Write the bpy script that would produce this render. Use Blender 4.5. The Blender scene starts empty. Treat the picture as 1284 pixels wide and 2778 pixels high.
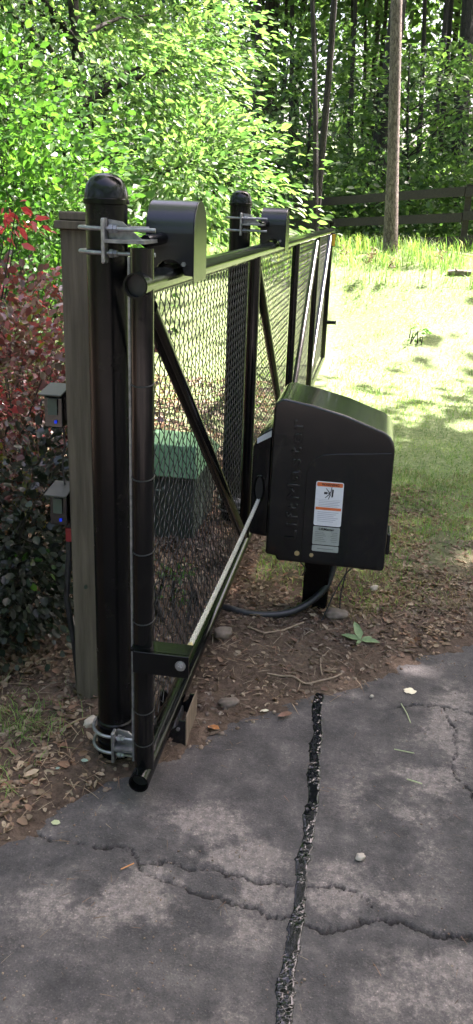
import bpy, bmesh, math, random
import numpy as np
from mathutils import Matrix, Vector

S = bpy.context.scene
RNG = np.random.default_rng(7)
random.seed(7)
R = math.radians
PI = math.pi

# ------------------------------------------------------------------ camera, sky, sun, exposure
cam_d = bpy.data.cameras.new('camera')
cam_d.sensor_fit = 'VERTICAL'
cam_d.sensor_height = 36.0
cam_d.lens = 29.34
cam_d.clip_start = 0.05
cam_d.clip_end = 600
cam = bpy.data.objects.new('camera', cam_d)
S.collection.objects.link(cam)
cam.matrix_world = Matrix(((0.98579208, -0.08749901, 0.14338023, 0),
                           (0.16448397, 0.32985345, -0.92959224, 0),
                           (0.03404394, 0.93996842, 0.33955911, 1.78),
                           (0, 0, 0, 1)))
S.camera = cam
SUN_EL, SUN_AZ = 56.0, 50.0           # azimuth measured from +Y towards +X
world = bpy.data.worlds.new('World'); S.world = world
world.use_nodes = True
wn = world.node_tree.nodes; wl = world.node_tree.links
bg = wn.get('Background') or wn.new('ShaderNodeBackground')
sky = wn.new('ShaderNodeTexSky'); sky.sky_type = 'NISHITA'; sky.sun_disc = False
sky.sun_elevation = R(SUN_EL); sky.sun_rotation = R(SUN_AZ)
sky.air_density = 1.0; sky.dust_density = 7.0; sky.ozone_density = 1.0
wl.new(sky.outputs[0], bg.inputs[0]); bg.inputs[1].default_value = 0.10
sun_d = bpy.data.lights.new('sun', 'SUN'); sun_d.energy = 5.0; sun_d.angle = R(0.53)
sun_d.color = (1.0, 0.95, 0.86)
sun = bpy.data.objects.new('sun', sun_d); S.collection.objects.link(sun)
_d = Vector((math.sin(R(SUN_AZ)) * math.cos(R(SUN_EL)), math.cos(R(SUN_AZ)) * math.cos(R(SUN_EL)), math.sin(R(SUN_EL))))
sun.rotation_euler = _d.to_track_quat('Z', 'Y').to_euler()
sun.location = (0, 0, 30)
S.view_settings.view_transform = 'Standard'
S.view_settings.look = 'None'
S.view_settings.exposure = 3.08
S.view_settings.use_white_balance = True
S.view_settings.white_balance_temperature = 6450
S.view_settings.white_balance_tint = 25
S.view_settings.gamma = 1.0
S.view_settings.use_curve_mapping = False
S.cycles.max_bounces = 10
S.cycles.diffuse_bounces = 5
S.cycles.transmission_bounces = 6
S.cycles.transparent_max_bounces = 8
S.cycles.sample_clamp_indirect = 6.0

# ------------------------------------------------------------------ helpers
def fbm(x, y, scale, octaves=4, seed=0, gain=0.5):
    x = np.asarray(x, float) / scale; y = np.asarray(y, float) / scale
    out = np.zeros(np.broadcast(x, y).shape); amp = 1.0; tot = 0
    for o in range(octaves):
        xi = np.floor(x).astype(np.int64); yi = np.floor(y).astype(np.int64)
        fx = x - xi; fy = y - yi
        fx = fx * fx * (3 - 2 * fx); fy = fy * fy * (3 - 2 * fy)
        def h(a, b):
            n = (a * 374761393 + b * 668265263 + (seed + o * 17) * 974634777) & 0xFFFFFFFF
            n = ((n ^ (n >> 13)) * 1274126177) & 0xFFFFFFFF
            n = n ^ (n >> 16)
            return (n & 0xFFFFFF) / float(0xFFFFFF)
        v = (h(xi, yi) * (1 - fx) + h(xi + 1, yi) * fx) * (1 - fy) + (h(xi, yi + 1) * (1 - fx) + h(xi + 1, yi + 1) * fx) * fy
        out += v * amp; tot += amp; amp *= gain; x = x * 2.03 + 11.3; y = y * 2.03 + 5.7
    return out / tot

def sm(a, b, v):
    t = np.clip((np.asarray(v, float) - a) / (b - a), 0, 1)
    return t * t * (3 - 2 * t)

def raw_mesh(name, V, F, smooth=False, attrs=None):
    """V (n,3) array; F (m,k) int array or list of faces"""
    me = bpy.data.meshes.new(name)
    V = np.asarray(V, np.float32)
    if isinstance(F, np.ndarray):
        m, k = F.shape
        me.vertices.add(len(V)); me.vertices.foreach_set('co', V.ravel())
        me.loops.add(m * k); me.loops.foreach_set('vertex_index', F.astype(np.int32).ravel())
        me.polygons.add(m)
        me.polygons.foreach_set('loop_start', np.arange(0, m * k, k, dtype=np.int32))
        me.polygons.foreach_set('loop_total', np.full(m, k, dtype=np.int32))
        me.update(calc_edges=True)
    else:
        me.from_pydata([tuple(map(float, v)) for v in V], [], F)
        me.update()
    if smooth:
        me.polygons.foreach_set('use_smooth', np.ones(len(me.polygons), dtype=bool))
    if attrs:
        for k_, a in attrs.items():
            at = me.attributes.new(k_, 'FLOAT', 'POINT'); at.data.foreach_set('value', np.asarray(a, np.float32))
    return me

def origin(o):
    v = Vector((0, 0, 0))
    while o is not None:
        v += o.location; o = o.parent
    return v

def link(o, parent=None):
    S.collection.objects.link(o)
    if parent is not None: o.parent = parent
    return o

def tag(o, label=None, cat=None, group=None, kind=None):
    if label: o['label'] = label
    if cat: o['category'] = cat
    if group: o['group'] = group
    if kind: o['kind'] = kind
    return o

def thing(name, loc, label, cat, group=None):
    o = bpy.data.objects.new(name, None); o.empty_display_size = 0.1
    o.location = loc; link(o)
    return tag(o, label, cat, group)

def copy_tree(o, parent=None):
    c = o.copy(); link(c)
    c.parent = parent
    for ch in list(o.children): copy_tree(ch, c)
    return c

class MB:
    """collects shapes given in world coordinates"""
    def __init__(s): s.v = []; s.f = []
    def add(s, V, F):
        n = len(s.v); s.v += [tuple(map(float, p)) for p in V]; s.f += [tuple(i + n for i in f) for f in F]; return s
    def box(s, x0, x1, y0, y1, z0, z1):
        V = [(x, y, z) for z in (z0, z1) for y in (y0, y1) for x in (x0, x1)]
        return s.add(V, [(0, 2, 3, 1), (4, 5, 7, 6), (0, 1, 5, 4), (2, 6, 7, 3), (0, 4, 6, 2), (1, 3, 7, 5)])
    def tube(s, pts, r, n=12, caps=True, hollow=0):
        pts = [Vector(p) for p in pts]; rs = r if isinstance(r, (list, tuple)) else [r] * len(pts)
        t0 = (pts[1] - pts[0]).normalized()
        a = Vector((0, 0, 1)) if abs(t0.z) < 0.9 else Vector((1, 0, 0))
        u = t0.cross(a).normalized(); V = []; F = []
        for i, p in enumerate(pts):
            t = (pts[min(i + 1, len(pts) - 1)] - pts[max(i - 1, 0)]).normalized()
            u = (u - t * u.dot(t)).normalized(); w = t.cross(u)
            for k in range(n):
                an = 2 * PI * k / n
                V.append(p + (u * math.cos(an) + w * math.sin(an)) * rs[i])
        for i in range(len(pts) - 1):
            for k in range(n):
                k2 = (k + 1) % n
                F.append((i * n + k, i * n + k2, (i + 1) * n + k2, (i + 1) * n + k))
        if hollow:
            m = len(V)
            for i, p in ((0, pts[0]), (1, pts[0] + (pts[1] - pts[0]).normalized() * 0.036)):
                for k in range(n):
                    q = V[k] - pts[0]
                    V.append(p + q * (hollow / rs[0]))
            for k in range(n):
                k2 = (k + 1) % n
                F.append((k2, k, m + k, m + k2)); F.append((m + k2, m + k, m + n + k, m + n + k2))
            F.append(tuple(m + n + k for k in range(n)))
            F.append(tuple((len(pts) - 1) * n + k for k in range(n)))
        elif caps:
            F.append(tuple(reversed(range(n)))); F.append(tuple((len(pts) - 1) * n + k for k in range(n)))
        return s.add(V, F)
    def lathe(s, c, prof, n=24):
        V = []; F = []
        for (r, z) in prof:
            for k in range(n):
                an = 2 * PI * k / n; V.append((c[0] + r * math.cos(an), c[1] + r * math.sin(an), c[2] + z))
        for i in range(len(prof) - 1):
            for k in range(n):
                k2 = (k + 1) % n; F.append((i * n + k, i * n + k2, (i + 1) * n + k2, (i + 1) * n + k))
        F.append(tuple(reversed(range(n)))); F.append(tuple((len(prof) - 1) * n + k for k in range(n)))
        return s.add(V, F)
    def prism(s, poly, axis, a, b):
        """poly of 2-D points; axis 'y': points are (x,z); axis 'x': points are (y,z); 'z': (x,y)"""
        n = len(poly)
        def P(p, t): return {'y': (p[0], t, p[1]), 'x': (t, p[0], p[1]), 'z': (p[0], p[1], t)}[axis]
        V = [P(p, a) for p in poly] + [P(p, b) for p in poly]
        F = [tuple(range(n)), tuple(reversed(range(n, 2 * n)))] + [(i, i + n, (i + 1) % n + n, (i + 1) % n) for i in range(n)]
        return s.add(V, F)
    def hexbolt(s, c, r, h, axis):
        c = Vector(c)
        ax = {'x': Vector((1, 0, 0)), 'y': Vector((0, 1, 0)), 'z': Vector((0, 0, 1))}[axis]
        return s.tube([c, c + ax * h], r, 6)
    def build(s, name, mat, parent=None, smooth=False, bevel=0, seg=2, ang=35):
        me = bpy.data.meshes.new(name)
        o0 = origin(parent) if parent else Vector((0, 0, 0))
        me.from_pydata([(x - o0.x, y - o0.y, z - o0.z) for x, y, z in s.v], [], s.f)
        bm = bmesh.new(); bm.from_mesh(me); bmesh.ops.recalc_face_normals(bm, faces=bm.faces)
        bm.to_mesh(me); bm.free()
        me.materials.append(mat)
        o = bpy.data.objects.new(name, me); link(o, parent)
        if smooth:
            me.polygons.foreach_set('use_smooth', np.ones(len(me.polygons), dtype=bool))
            try: me.set_sharp_from_angle(angle=R(ang))
            except Exception: pass
        if bevel:
            m = o.modifiers.new('bevel', 'BEVEL'); m.width = bevel; m.segments = seg; m.limit_method = 'ANGLE'; m.angle_limit = R(30)
            me.polygons.foreach_set('use_smooth', np.ones(len(me.polygons), dtype=bool))
            m.harden_normals = True
        return o

# ------------------------------------------------------------------ materials
def new_mat(name):
    m = bpy.data.materials.new(name); m.use_nodes = True
    nt = m.node_tree; b = nt.nodes['Principled BSDF']
    return m, nt, b

def N(nt, t, **kw):
    n = nt.nodes.new(t)
    for k, v in kw.items(): setattr(n, k, v)
    return n

def noise(nt, scale, detail=4, rough=0.55, coord='Object', vscale=None):
    tc = N(nt, 'ShaderNodeTexCoord'); n = N(nt, 'ShaderNodeTexNoise')
    n.inputs['Scale'].default_value = scale; n.inputs['Detail'].default_value = detail; n.inputs['Roughness'].default_value = rough
    if vscale:
        mp = N(nt, 'ShaderNodeMapping'); mp.inputs['Scale'].default_value = vscale
        nt.links.new(tc.outputs[coord], mp.inputs[0]); nt.links.new(mp.outputs[0], n.inputs[0])
    else: nt.links.new(tc.outputs[coord], n.inputs[0])
    return n

def ramp(nt, src, stops):
    r = N(nt, 'ShaderNodeValToRGB'); e = r.color_ramp.elements
    while len(e) < len(stops): e.new(0.5)
    for i, (p, c) in enumerate(stops):
        e[i].position = p; e[i].color = (c[0], c[1], c[2], 1)
    nt.links.new(src, r.inputs[0]); return r

def bump(nt, b, src, strength, dist=0.01):
    n = N(nt, 'ShaderNodeBump'); n.inputs['Strength'].default_value = strength; n.inputs['Distance'].default_value = dist
    nt.links.new(src, n.inputs['Height']); nt.links.new(n.outputs[0], b.inputs['Normal']); return n

def simple(name, c1, c2, scale, rough=0.5, rvar=0.0, metal=0.0, bstr=0.1, bscale=None, vscale=None, coat=0.0, bdist=0.002):
    m, nt, b = new_mat(name)
    n = noise(nt, scale, 5, 0.6, vscale=vscale)
    r = ramp(nt, n.outputs['Fac'], [(0.3, c1), (0.7, c2)])
    nt.links.new(r.outputs[0], b.inputs['Base Color'])
    b.inputs['Metallic'].default_value = metal
    b.inputs['Coat Weight'].default_value = coat; b.inputs['Coat Roughness'].default_value = 0.15
    if rvar:
        mr = N(nt, 'ShaderNodeMapRange'); mr.inputs[3].default_value = rough - rvar; mr.inputs[4].default_value = rough + rvar
        n3 = noise(nt, scale * 2.7, 3); nt.links.new(n3.outputs['Fac'], mr.inputs[0]); nt.links.new(mr.outputs[0], b.inputs['Roughness'])
    else: b.inputs['Roughness'].default_value = rough
    n2 = noise(nt, bscale or scale * 4, 3, vscale=vscale)
    bump(nt, b, n2.outputs['Fac'], bstr, bdist)
    return m

M = {}
M['black_paint'] = simple('black gloss paint', (0.002, 0.0022, 0.0025), (0.004, 0.0045, 0.005), 9, 0.14, 0.06, 0, 0.12, 30)
M['black_post'] = simple('black post paint', (0.002, 0.0022, 0.0025), (0.004, 0.0045, 0.005), 7, 0.24, 0.10, 0, 0.3, 22)
M['black_plastic'] = simple('black moulded plastic', (0.003, 0.004, 0.0046), (0.005, 0.0065, 0.0075), 12, 0.20, 0.06, 0, 0.12, 160, bdist=0.0006)
for k_ in ('black_paint', 'black_post', 'black_plastic'): M[k_].node_tree.nodes['Principled BSDF'].inputs['Specular IOR Level'].default_value = {'black_paint': 0.32, 'black_post': 0.22, 'black_plastic': 0.42}[k_]
def dust(m, sc, lo, hi, col, amt):
    nt = m.node_tree; b = nt.nodes['Principled BSDF']; lk = b.inputs['Base Color'].links[0]; src = lk.from_socket
    n = noise(nt, sc, 8, 0.75); r = ramp(nt, n.outputs['Fac'], [(lo, (0, 0, 0)), (hi, (amt, amt, amt))])
    mx = N(nt, 'ShaderNodeMix', data_type='RGBA'); nt.links.new(r.outputs[0], mx.inputs[0]); nt.links.new(src, mx.inputs[6]); mx.inputs[7].default_value = (*col, 1)
    nt.links.new(mx.outputs[2], b.inputs['Base Color'])
dust(M['black_plastic'], 26, 0.50, 0.75, (0.07, 0.07, 0.055), 0.10)
dust(M['black_post'], 9, 0.55, 0.8, (0.08, 0.07, 0.055), 0.2)
dust(M['black_paint'], 16, 0.55, 0.8, (0.08, 0.07, 0.055), 0.18)
M['black_plastic'].node_tree.nodes['Principled BSDF'].inputs['Coat Weight'].default_value = 0.35; M['black_plastic'].node_tree.nodes['Principled BSDF'].inputs['Coat Roughness'].default_value = 0.06
M['hood_plastic'] = simple('roller cover plastic', (0.008, 0.009, 0.011), (0.012, 0.013, 0.016), 12, 0.24, 0.05, 0, 0.15, 200, bdist=0.0006)
M['vinyl_wire'] = simple('black vinyl wire', (0.010, 0.010, 0.011), (0.02, 0.02, 0.021), 20, 0.33)
M['dusty'] = simple('soil splashed plastic', (0.10, 0.075, 0.052), (0.22, 0.17, 0.125), 14, 0.6, bstr=0.2, vscale=(3, 3, 0.6))  # brown reflection of the ground put into the colour of the lower cover sides
M['galv'] = simple('galvanised steel', (0.20, 0.205, 0.21), (0.38, 0.385, 0.39), 60, 0.42, 0.1, 0.75, 0.2)
M['cast'] = simple('grey cast steel', (0.14, 0.145, 0.15), (0.30, 0.305, 0.31), 50, 0.45, 0.1, 0.6, 0.2)
M['brass'] = simple('zinc yellow plating', (0.55, 0.45, 0.22), (0.72, 0.62, 0.38), 60, 0.35, 0.05, 0.8, 0.1)
M['chain'] = simple('oiled chain steel', (0.55, 0.52, 0.46), (0.78, 0.75, 0.68), 90, 0.34, 0.08, 0.6, 0.1)
M['conduit'] = simple('black conduit', (0.012, 0.013, 0.015), (0.03, 0.032, 0.036), 30, 0.42)
M['bin'] = simple('dark grey bin plastic', (0.04, 0.06, 0.05), (0.065, 0.09, 0.075), 10, 0.5)
M['bin_lid'] = simple('pale green lid plastic', (0.17, 0.36, 0.20), (0.22, 0.42, 0.26), 8, 0.45)
M['white'] = simple('white sticker', (0.68, 0.70, 0.74), (0.74, 0.76, 0.80), 40, 0.4, bstr=0)
M['greylabel'] = simple('silver grey label', (0.30, 0.33, 0.31), (0.36, 0.39, 0.37), 60, 0.45, bstr=0)
M['orange'] = simple('orange print', (0.62, 0.13, 0.035), (0.70, 0.17, 0.05), 40, 0.45, bstr=0)
M['ink'] = simple('black ink', (0.012, 0.013, 0.015), (0.02, 0.02, 0.02), 40, 0.5, bstr=0)  # print, and the painted dark inside the rail ends and chain opening
M['grey_ink'] = simple('fine grey print', (0.42, 0.44, 0.49), (0.48, 0.5, 0.56), 300, 0.5, bstr=0)
M['dark_grey_ink'] = simple('fine dark print', (0.16, 0.18, 0.17), (0.2, 0.22, 0.21), 300, 0.5, bstr=0)
M['amber'] = simple('amber reflector', (0.55, 0.32, 0.03), (0.7, 0.42, 0.05), 60, 0.2, bstr=0)
M['redtag'] = simple('red plastic', (0.22, 0.012, 0.018), (0.28, 0.018, 0.025), 20, 0.4)
m, nt, b = new_mat('blue indicator light'); b.inputs['Base Color'].default_value = (0.01, 0.03, 0.4, 1)
b.inputs['Emission Color'].default_value = (0.004, 0.05, 1, 1); b.inputs['Emission Strength'].default_value = 0.055; M['led'] = m

def wood_mat(name, a, bcol, c, vs=(14, 14, 0.9)):
    m, nt, b = new_mat(name)
    n = noise(nt, 3.0, 8, 0.65, vscale=vs)
    r = ramp(nt, n.outputs['Fac'], [(0.25, a), (0.5, bcol), (0.75, c)])
    nt.links.new(r.outputs[0], b.inputs['Base Color']); b.inputs['Roughness'].default_value = 0.85
    n2 = noise(nt, 9.0, 6, 0.7, vscale=vs); bump(nt, b, n2.outputs['Fac'], 0.6, 0.004)
    return m
M['post_wood'] = wood_mat('weathered post wood', (0.045, 0.036, 0.026), (0.090, 0.075, 0.054), (0.140, 0.118, 0.088))
M['fence_wood'] = wood_mat('old dark fence wood', (0.016, 0.014, 0.012), (0.028, 0.024, 0.020), (0.045, 0.038, 0.031), (0.9, 14, 14))

def bark_mat(name, a, c, sc=5):
    m, nt, b = new_mat(name)
    tc = N(nt, 'ShaderNodeTexCoord'); mp = N(nt, 'ShaderNodeMapping'); mp.inputs['Scale'].default_value = (1, 1, 0.35)
    v = N(nt, 'ShaderNodeTexVoronoi'); v.feature = 'DISTANCE_TO_EDGE'; v.inputs['Scale'].default_value = sc * 3.2
    n = noise(nt, sc * 3, 6, 0.7, vscale=(1, 1, 0.3))
    mix = N(nt, 'ShaderNodeVectorMath'); mix.operation = 'ADD'
    nt.links.new(tc.outputs['Object'], mp.inputs[0]); nt.links.new(mp.outputs[0], mix.inputs[0])
    sc_ = N(nt, 'ShaderNodeVectorMath'); sc_.operation = 'SCALE'; sc_.inputs['Scale'].default_value = 0.08
    nt.links.new(n.outputs['Color'], sc_.inputs[0]); nt.links.new(sc_.outputs[0], mix.inputs[1]); nt.links.new(mix.outputs[0], v.inputs[0])
    r = ramp(nt, n.outputs['Fac'], [(0.3, a), (0.7, c)])
    e = ramp(nt, v.outputs['Distance'], [(0.0, (0.35, 0.33, 0.3)), (0.12, (1, 1, 1))])
    mm = N(nt, 'ShaderNodeMix'); mm.data_type = 'RGBA'; mm.blend_type = 'MULTIPLY'; mm.inputs[0].default_value = 1
    nt.links.new(r.outputs[0], mm.inputs[6]); nt.links.new(e.outputs[0], mm.inputs[7]); nt.links.new(mm.outputs[2], b.inputs['Base Color'])
    b.inputs['Roughness'].default_value = 0.9
    bump(nt, b, e.outputs[0], 0.8, 0.02)
    return m
M['pine_bark'] = bark_mat('pine bark', (0.12, 0.095, 0.078), (0.25, 0.205, 0.175), 9)
M['dark_bark'] = bark_mat('dark bark', (0.018, 0.016, 0.014), (0.05, 0.044, 0.036), 5)

def leaf_mat(name, cols, transl=0.45, tcol=None, rough=0.45, spec=0.4):
    m, nt, b = new_mat(name)
    g = N(nt, 'ShaderNodeNewGeometry')
    n = len(cols); r = ramp(nt, g.outputs['Random Per Island'], [(i / max(1, n - 1), c) for i, c in enumerate(cols)])
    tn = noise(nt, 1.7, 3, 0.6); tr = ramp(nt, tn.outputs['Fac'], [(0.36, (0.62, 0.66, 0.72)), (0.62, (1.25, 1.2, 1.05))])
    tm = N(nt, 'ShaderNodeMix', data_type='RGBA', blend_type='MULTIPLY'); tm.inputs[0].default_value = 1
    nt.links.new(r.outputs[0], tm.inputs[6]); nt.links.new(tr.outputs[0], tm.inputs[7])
    nt.links.new(tm.outputs[2], b.inputs['Base Color']); b.inputs['Roughness'].default_value = rough
    b.inputs['Specular IOR Level'].default_value = spec
    if transl > 0:
        t = N(nt, 'ShaderNodeBsdfTranslucent'); mx = N(nt, 'ShaderNodeMixShader'); mx.inputs[0].default_value = transl
        mm = N(nt, 'ShaderNodeMix'); mm.data_type = 'RGBA'; mm.blend_type = 'MULTIPLY'; mm.inputs[0].default_value = 1
        mm.inputs[7].default_value = tcol or (2.2, 2.4, 0.8, 1)
        nt.links.new(tm.outputs[2], mm.inputs[6]); nt.links.new(mm.outputs[2], t.inputs[0])
        nt.links.new(b.outputs[0], mx.inputs[1]); nt.links.new(t.outputs[0], mx.inputs[2])
        nt.links.new(mx.outputs[0], nt.nodes['Material Output'].inputs[0])
    return m
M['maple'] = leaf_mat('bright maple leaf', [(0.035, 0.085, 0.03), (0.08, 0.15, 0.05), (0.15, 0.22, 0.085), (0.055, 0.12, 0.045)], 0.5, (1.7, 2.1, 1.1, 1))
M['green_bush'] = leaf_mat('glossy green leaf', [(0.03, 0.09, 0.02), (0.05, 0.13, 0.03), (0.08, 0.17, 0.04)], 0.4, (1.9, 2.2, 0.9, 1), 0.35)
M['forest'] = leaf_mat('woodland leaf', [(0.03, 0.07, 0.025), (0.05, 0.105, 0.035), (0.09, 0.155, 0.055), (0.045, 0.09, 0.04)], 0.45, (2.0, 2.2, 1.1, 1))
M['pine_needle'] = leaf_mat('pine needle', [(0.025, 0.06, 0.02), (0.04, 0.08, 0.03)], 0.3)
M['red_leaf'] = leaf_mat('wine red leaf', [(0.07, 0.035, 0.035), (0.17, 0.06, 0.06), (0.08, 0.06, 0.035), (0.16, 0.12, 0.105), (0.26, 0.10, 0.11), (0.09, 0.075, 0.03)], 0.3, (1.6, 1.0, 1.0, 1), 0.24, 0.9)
M['pink_leaf'] = leaf_mat('new pinkish red leaf', [(0.42, 0.06, 0.07), (0.5, 0.10, 0.11), (0.36, 0.05, 0.05), (0.5, 0.16, 0.17)], 0.4, (1.5, 1.0, 1.0, 1), 0.35)
M['olive_leaf'] = leaf_mat('bronze green leaf', [(0.09, 0.10, 0.02), (0.15, 0.13, 0.03), (0.08, 0.11, 0.03)], 0.35)
M['dark_shrub'] = leaf_mat('dark evergreen leaf', [(0.010, 0.018, 0.011), (0.016, 0.028, 0.017), (0.032, 0.038, 0.030), (0.014, 0.017, 0.016)], 0.15, (1.5, 1.6, 0.9, 1), 0.3, 0.5)
M['litter'] = leaf_mat('dry leaf litter', [(0.12, 0.082, 0.058), (0.22, 0.165, 0.12), (0.36, 0.30, 0.23), (0.075, 0.052, 0.04), (0.23, 0.14, 0.10), (0.17, 0.145, 0.11)], 0.15, (1.3, 1.1, 0.8, 1), 0.7, 0.25)
M['grass'] = leaf_mat('lawn grass', [(0.07, 0.16, 0.04), (0.12, 0.24, 0.06), (0.17, 0.28, 0.09), (0.27, 0.29, 0.16)], 0.4, (1.7, 1.8, 0.9, 1), 0.5, 0.3)
M['dry_grass'] = leaf_mat('dry grass', [(0.22, 0.18, 0.10), (0.30, 0.25, 0.15), (0.15, 0.13, 0.06), (0.12, 0.14, 0.05)], 0.3, (1.3, 1.2, 0.9, 1), 0.6, 0.3)
M['stone'] = simple('grey brown stone', (0.10, 0.080, 0.062), (0.20, 0.165, 0.135), 25, 0.85, bstr=0.5, bdist=0.004)
M['palestone'] = simple('pale stone', (0.36, 0.31, 0.25), (0.46, 0.42, 0.36), 25, 0.8, bstr=0.4, bdist=0.003)
M['twig'] = simple('pale bare twig', (0.20, 0.15, 0.10), (0.32, 0.25, 0.18), 40, 0.8, bstr=0.4)

# soil
m, nt, b = new_mat('soil and mulch')
n1 = noise(nt, 2.2, 6, 0.6); n2 = noise(nt, 38, 6, 0.75); n3 = noise(nt, 240, 3, 0.6)
r1 = ramp(nt, n1.outputs['Fac'], [(0.32, (0.075, 0.055, 0.042)), (0.52, (0.130, 0.094, 0.070)), (0.7, (0.18, 0.135, 0.102))])
r2 = ramp(nt, n2.outputs['Fac'], [(0.3, (0.42, 0.40, 0.38)), (0.55, (1, 1, 1)), (0.74, (1.5, 1.4, 1.3))])
mm = N(nt, 'ShaderNodeMix', data_type='RGBA', blend_type='MULTIPLY'); mm.inputs[0].default_value = 1
nt.links.new(r1.outputs[0], mm.inputs[6]); nt.links.new(r2.outputs[0], mm.inputs[7])
at = N(nt, 'ShaderNodeAttribute', attribute_name='green')
gn = noise(nt, 30, 5, 0.7)
rg = ramp(nt, gn.outputs['Fac'], [(0.3, (0.09, 0.13, 0.055)), (0.5, (0.16, 0.22, 0.09)), (0.7, (0.28, 0.31, 0.18))])
mg = N(nt, 'ShaderNodeMix', data_type='RGBA'); nt.links.new(at.outputs['Fac'], mg.inputs[0])
nt.links.new(mm.outputs[2], mg.inputs[6]); nt.links.new(rg.outputs[0], mg.inputs[7]); nt.links.new(mg.outputs[2], b.inputs['Base Color'])
b.inputs['Roughness'].default_value = 0.95; b.inputs['Specular IOR Level'].default_value = 0.2
add = N(nt, 'ShaderNodeMath', operation='ADD'); nt.links.new(n2.outputs['Fac'], add.inputs[0])
mu = N(nt, 'ShaderNodeMath', operation='MULTIPLY'); mu.inputs[1].default_value = 0.35; nt.links.new(n3.outputs['Fac'], mu.inputs[0]); nt.links.new(mu.outputs[0], add.inputs[1])
bump(nt, b, add.outputs[0], 0.9, 0.02); M['soil'] = m

# asphalt
m, nt, b = new_mat('worn asphalt')
pale = N(nt, 'ShaderNodeAttribute', attribute_name='pale'); crk = N(nt, 'ShaderNodeAttribute', attribute_name='crack')
agg = noise(nt, 170, 3, 0.7); agg2 = noise(nt, 40, 7, 0.78); big = noise(nt, 7.5, 8, 0.72)
base = ramp(nt, big.outputs['Fac'], [(0.32, (0.040, 0.038, 0.038)), (0.47, (0.070, 0.066, 0.065)), (0.56, (0.090, 0.084, 0.081)), (0.68, (0.155, 0.142, 0.134))])
pal = ramp(nt, agg2.outputs['Fac'], [(0.3, (0.11, 0.10, 0.095)), (0.5, (0.20, 0.178, 0.163)), (0.7, (0.34, 0.295, 0.27))])
mx = N(nt, 'ShaderNodeMix', data_type='RGBA')
pa = N(nt, 'ShaderNodeMath', operation='MULTIPLY_ADD'); pa.inputs[1].default_value = 2.6; pa.inputs[2].default_value = -1.3
nt.links.new(agg2.outputs['Fac'], pa.inputs[0])
pb = N(nt, 'ShaderNodeMath', operation='ADD', use_clamp=True); nt.links.new(pa.outputs[0], pb.inputs[0]); nt.links.new(pale.outputs['Fac'], pb.inputs[1])
pc = N(nt, 'ShaderNodeMath', operation='MULTIPLY', use_clamp=True); nt.links.new(pb.outputs[0], pc.inputs[0]); nt.links.new(pale.outputs['Fac'], pc.inputs[1])
pr = ramp(nt, pc.outputs[0], [(0.02, (0, 0, 0)), (0.7, (0.9, 0.9, 0.9))])
nt.links.new(pr.outputs[0], mx.inputs[0]); nt.links.new(base.outputs[0], mx.inputs[6]); nt.links.new(pal.outputs[0], mx.inputs[7])
sp = ramp(nt, agg.outputs['Fac'], [(0.32, (0.55, 0.53, 0.53)), (0.45, (0.95, 0.95, 0.95)), (0.60, (1.05, 1.03, 1.02)), (0.68, (2.4, 2.25, 2.1))])
m2 = N(nt, 'ShaderNodeMix', data_type='RGBA', blend_type='MULTIPLY'); m2.inputs[0].default_value = 0.7
nt.links.new(mx.outputs[2], m2.inputs[6]); nt.links.new(sp.outputs[0], m2.inputs[7])
m3 = N(nt, 'ShaderNodeMix', data_type='RGBA'); nt.links.new(crk.outputs['Fac'], m3.inputs[0]); nt.links.new(m2.outputs[2], m3.inputs[6]); m3.inputs[7].default_value = (0.022, 0.020, 0.018, 1)
nt.links.new(m3.outputs[2], b.inputs['Base Color']); b.inputs['Roughness'].default_value = 0.82; b.inputs['Specular IOR Level'].default_value = 0.35
ad = N(nt, 'ShaderNodeMath', operation='ADD'); nt.links.new(agg.outputs['Fac'], ad.inputs[0]); nt.links.new(agg2.outputs['Fac'], ad.inputs[1])
bump(nt, b, ad.outputs[0], 0.9, 0.006); M['asphalt'] = m

m, nt, b = new_mat('wet black crack sealant')
b.inputs['Base Color'].default_value = (0.006, 0.0065, 0.0075, 1); b.inputs['Roughness'].default_value = 0.07; b.inputs['Specular IOR Level'].default_value = 0.5
n = noise(nt, 45, 2, 0.4, vscale=(1.6, 0.6, 1)); bump(nt, b, n.outputs['Fac'], 0.25, 0.004); M['tar'] = m

# ------------------------------------------------------------------ terrain
EX = np.array([-40, -6, -3, -1.5, -0.965, -0.861, -0.686, -0.513, -0.306, -0.093, 0.059, 0.221, 0.566, 1.5, 4, 10, 40.])
EY = np.array([-34, -2.9, -0.1, 1.32, 1.871, 2.017, 2.26, 2.452, 2.70, 2.876, 2.985, 3.19, 3.515, 4.3, 6.4, 11, 34.])
def edge_s(x, y): return (y - np.interp(x, EX, EY)) * 0.72
def height(x, y):
    x = np.asarray(x, float); y = np.asarray(y, float)
    rise = 1.25 * sm(9.2, 14.8, y) - 0.30 * sm(14.6, 17.5, y) + np.clip(y - 18, 0, 60) * 0.105
    side = 1 - np.exp(-((x + 0.6) / 0.75) ** 2)
    blend = sm(10.8, 13.0, y)
    rise = rise * (side * (1 - blend) + blend)
    rise = rise * sm(-14, -2, x + 0 * y + 6) * 1.0
    return rise

def grid(xs, ys):
    X, Y = np.meshgrid(xs, ys); nx, ny = len(xs), len(ys)
    i = np.arange((nx - 1) * (ny - 1)); r = i // (nx - 1); c = i % (nx - 1); a = r * nx + c
    F = np.stack([a, a + 1, a + nx + 1, a + nx], 1)
    return X.ravel(), Y.ravel(), F

def spaced(lo, a, b, hi, step, g=1.12):
    mid = list(np.arange(a, b, step)); s = step; v = mid[-1]; up = []
    while v < hi: s = min(s * g, 6); v += s; up.append(v)
    s = step; v = mid[0]; dn = []
    while v > lo: s = min(s * g, 6); v -= s; dn.append(v)
    return np.array(dn[::-1] + mid + up)

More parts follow.
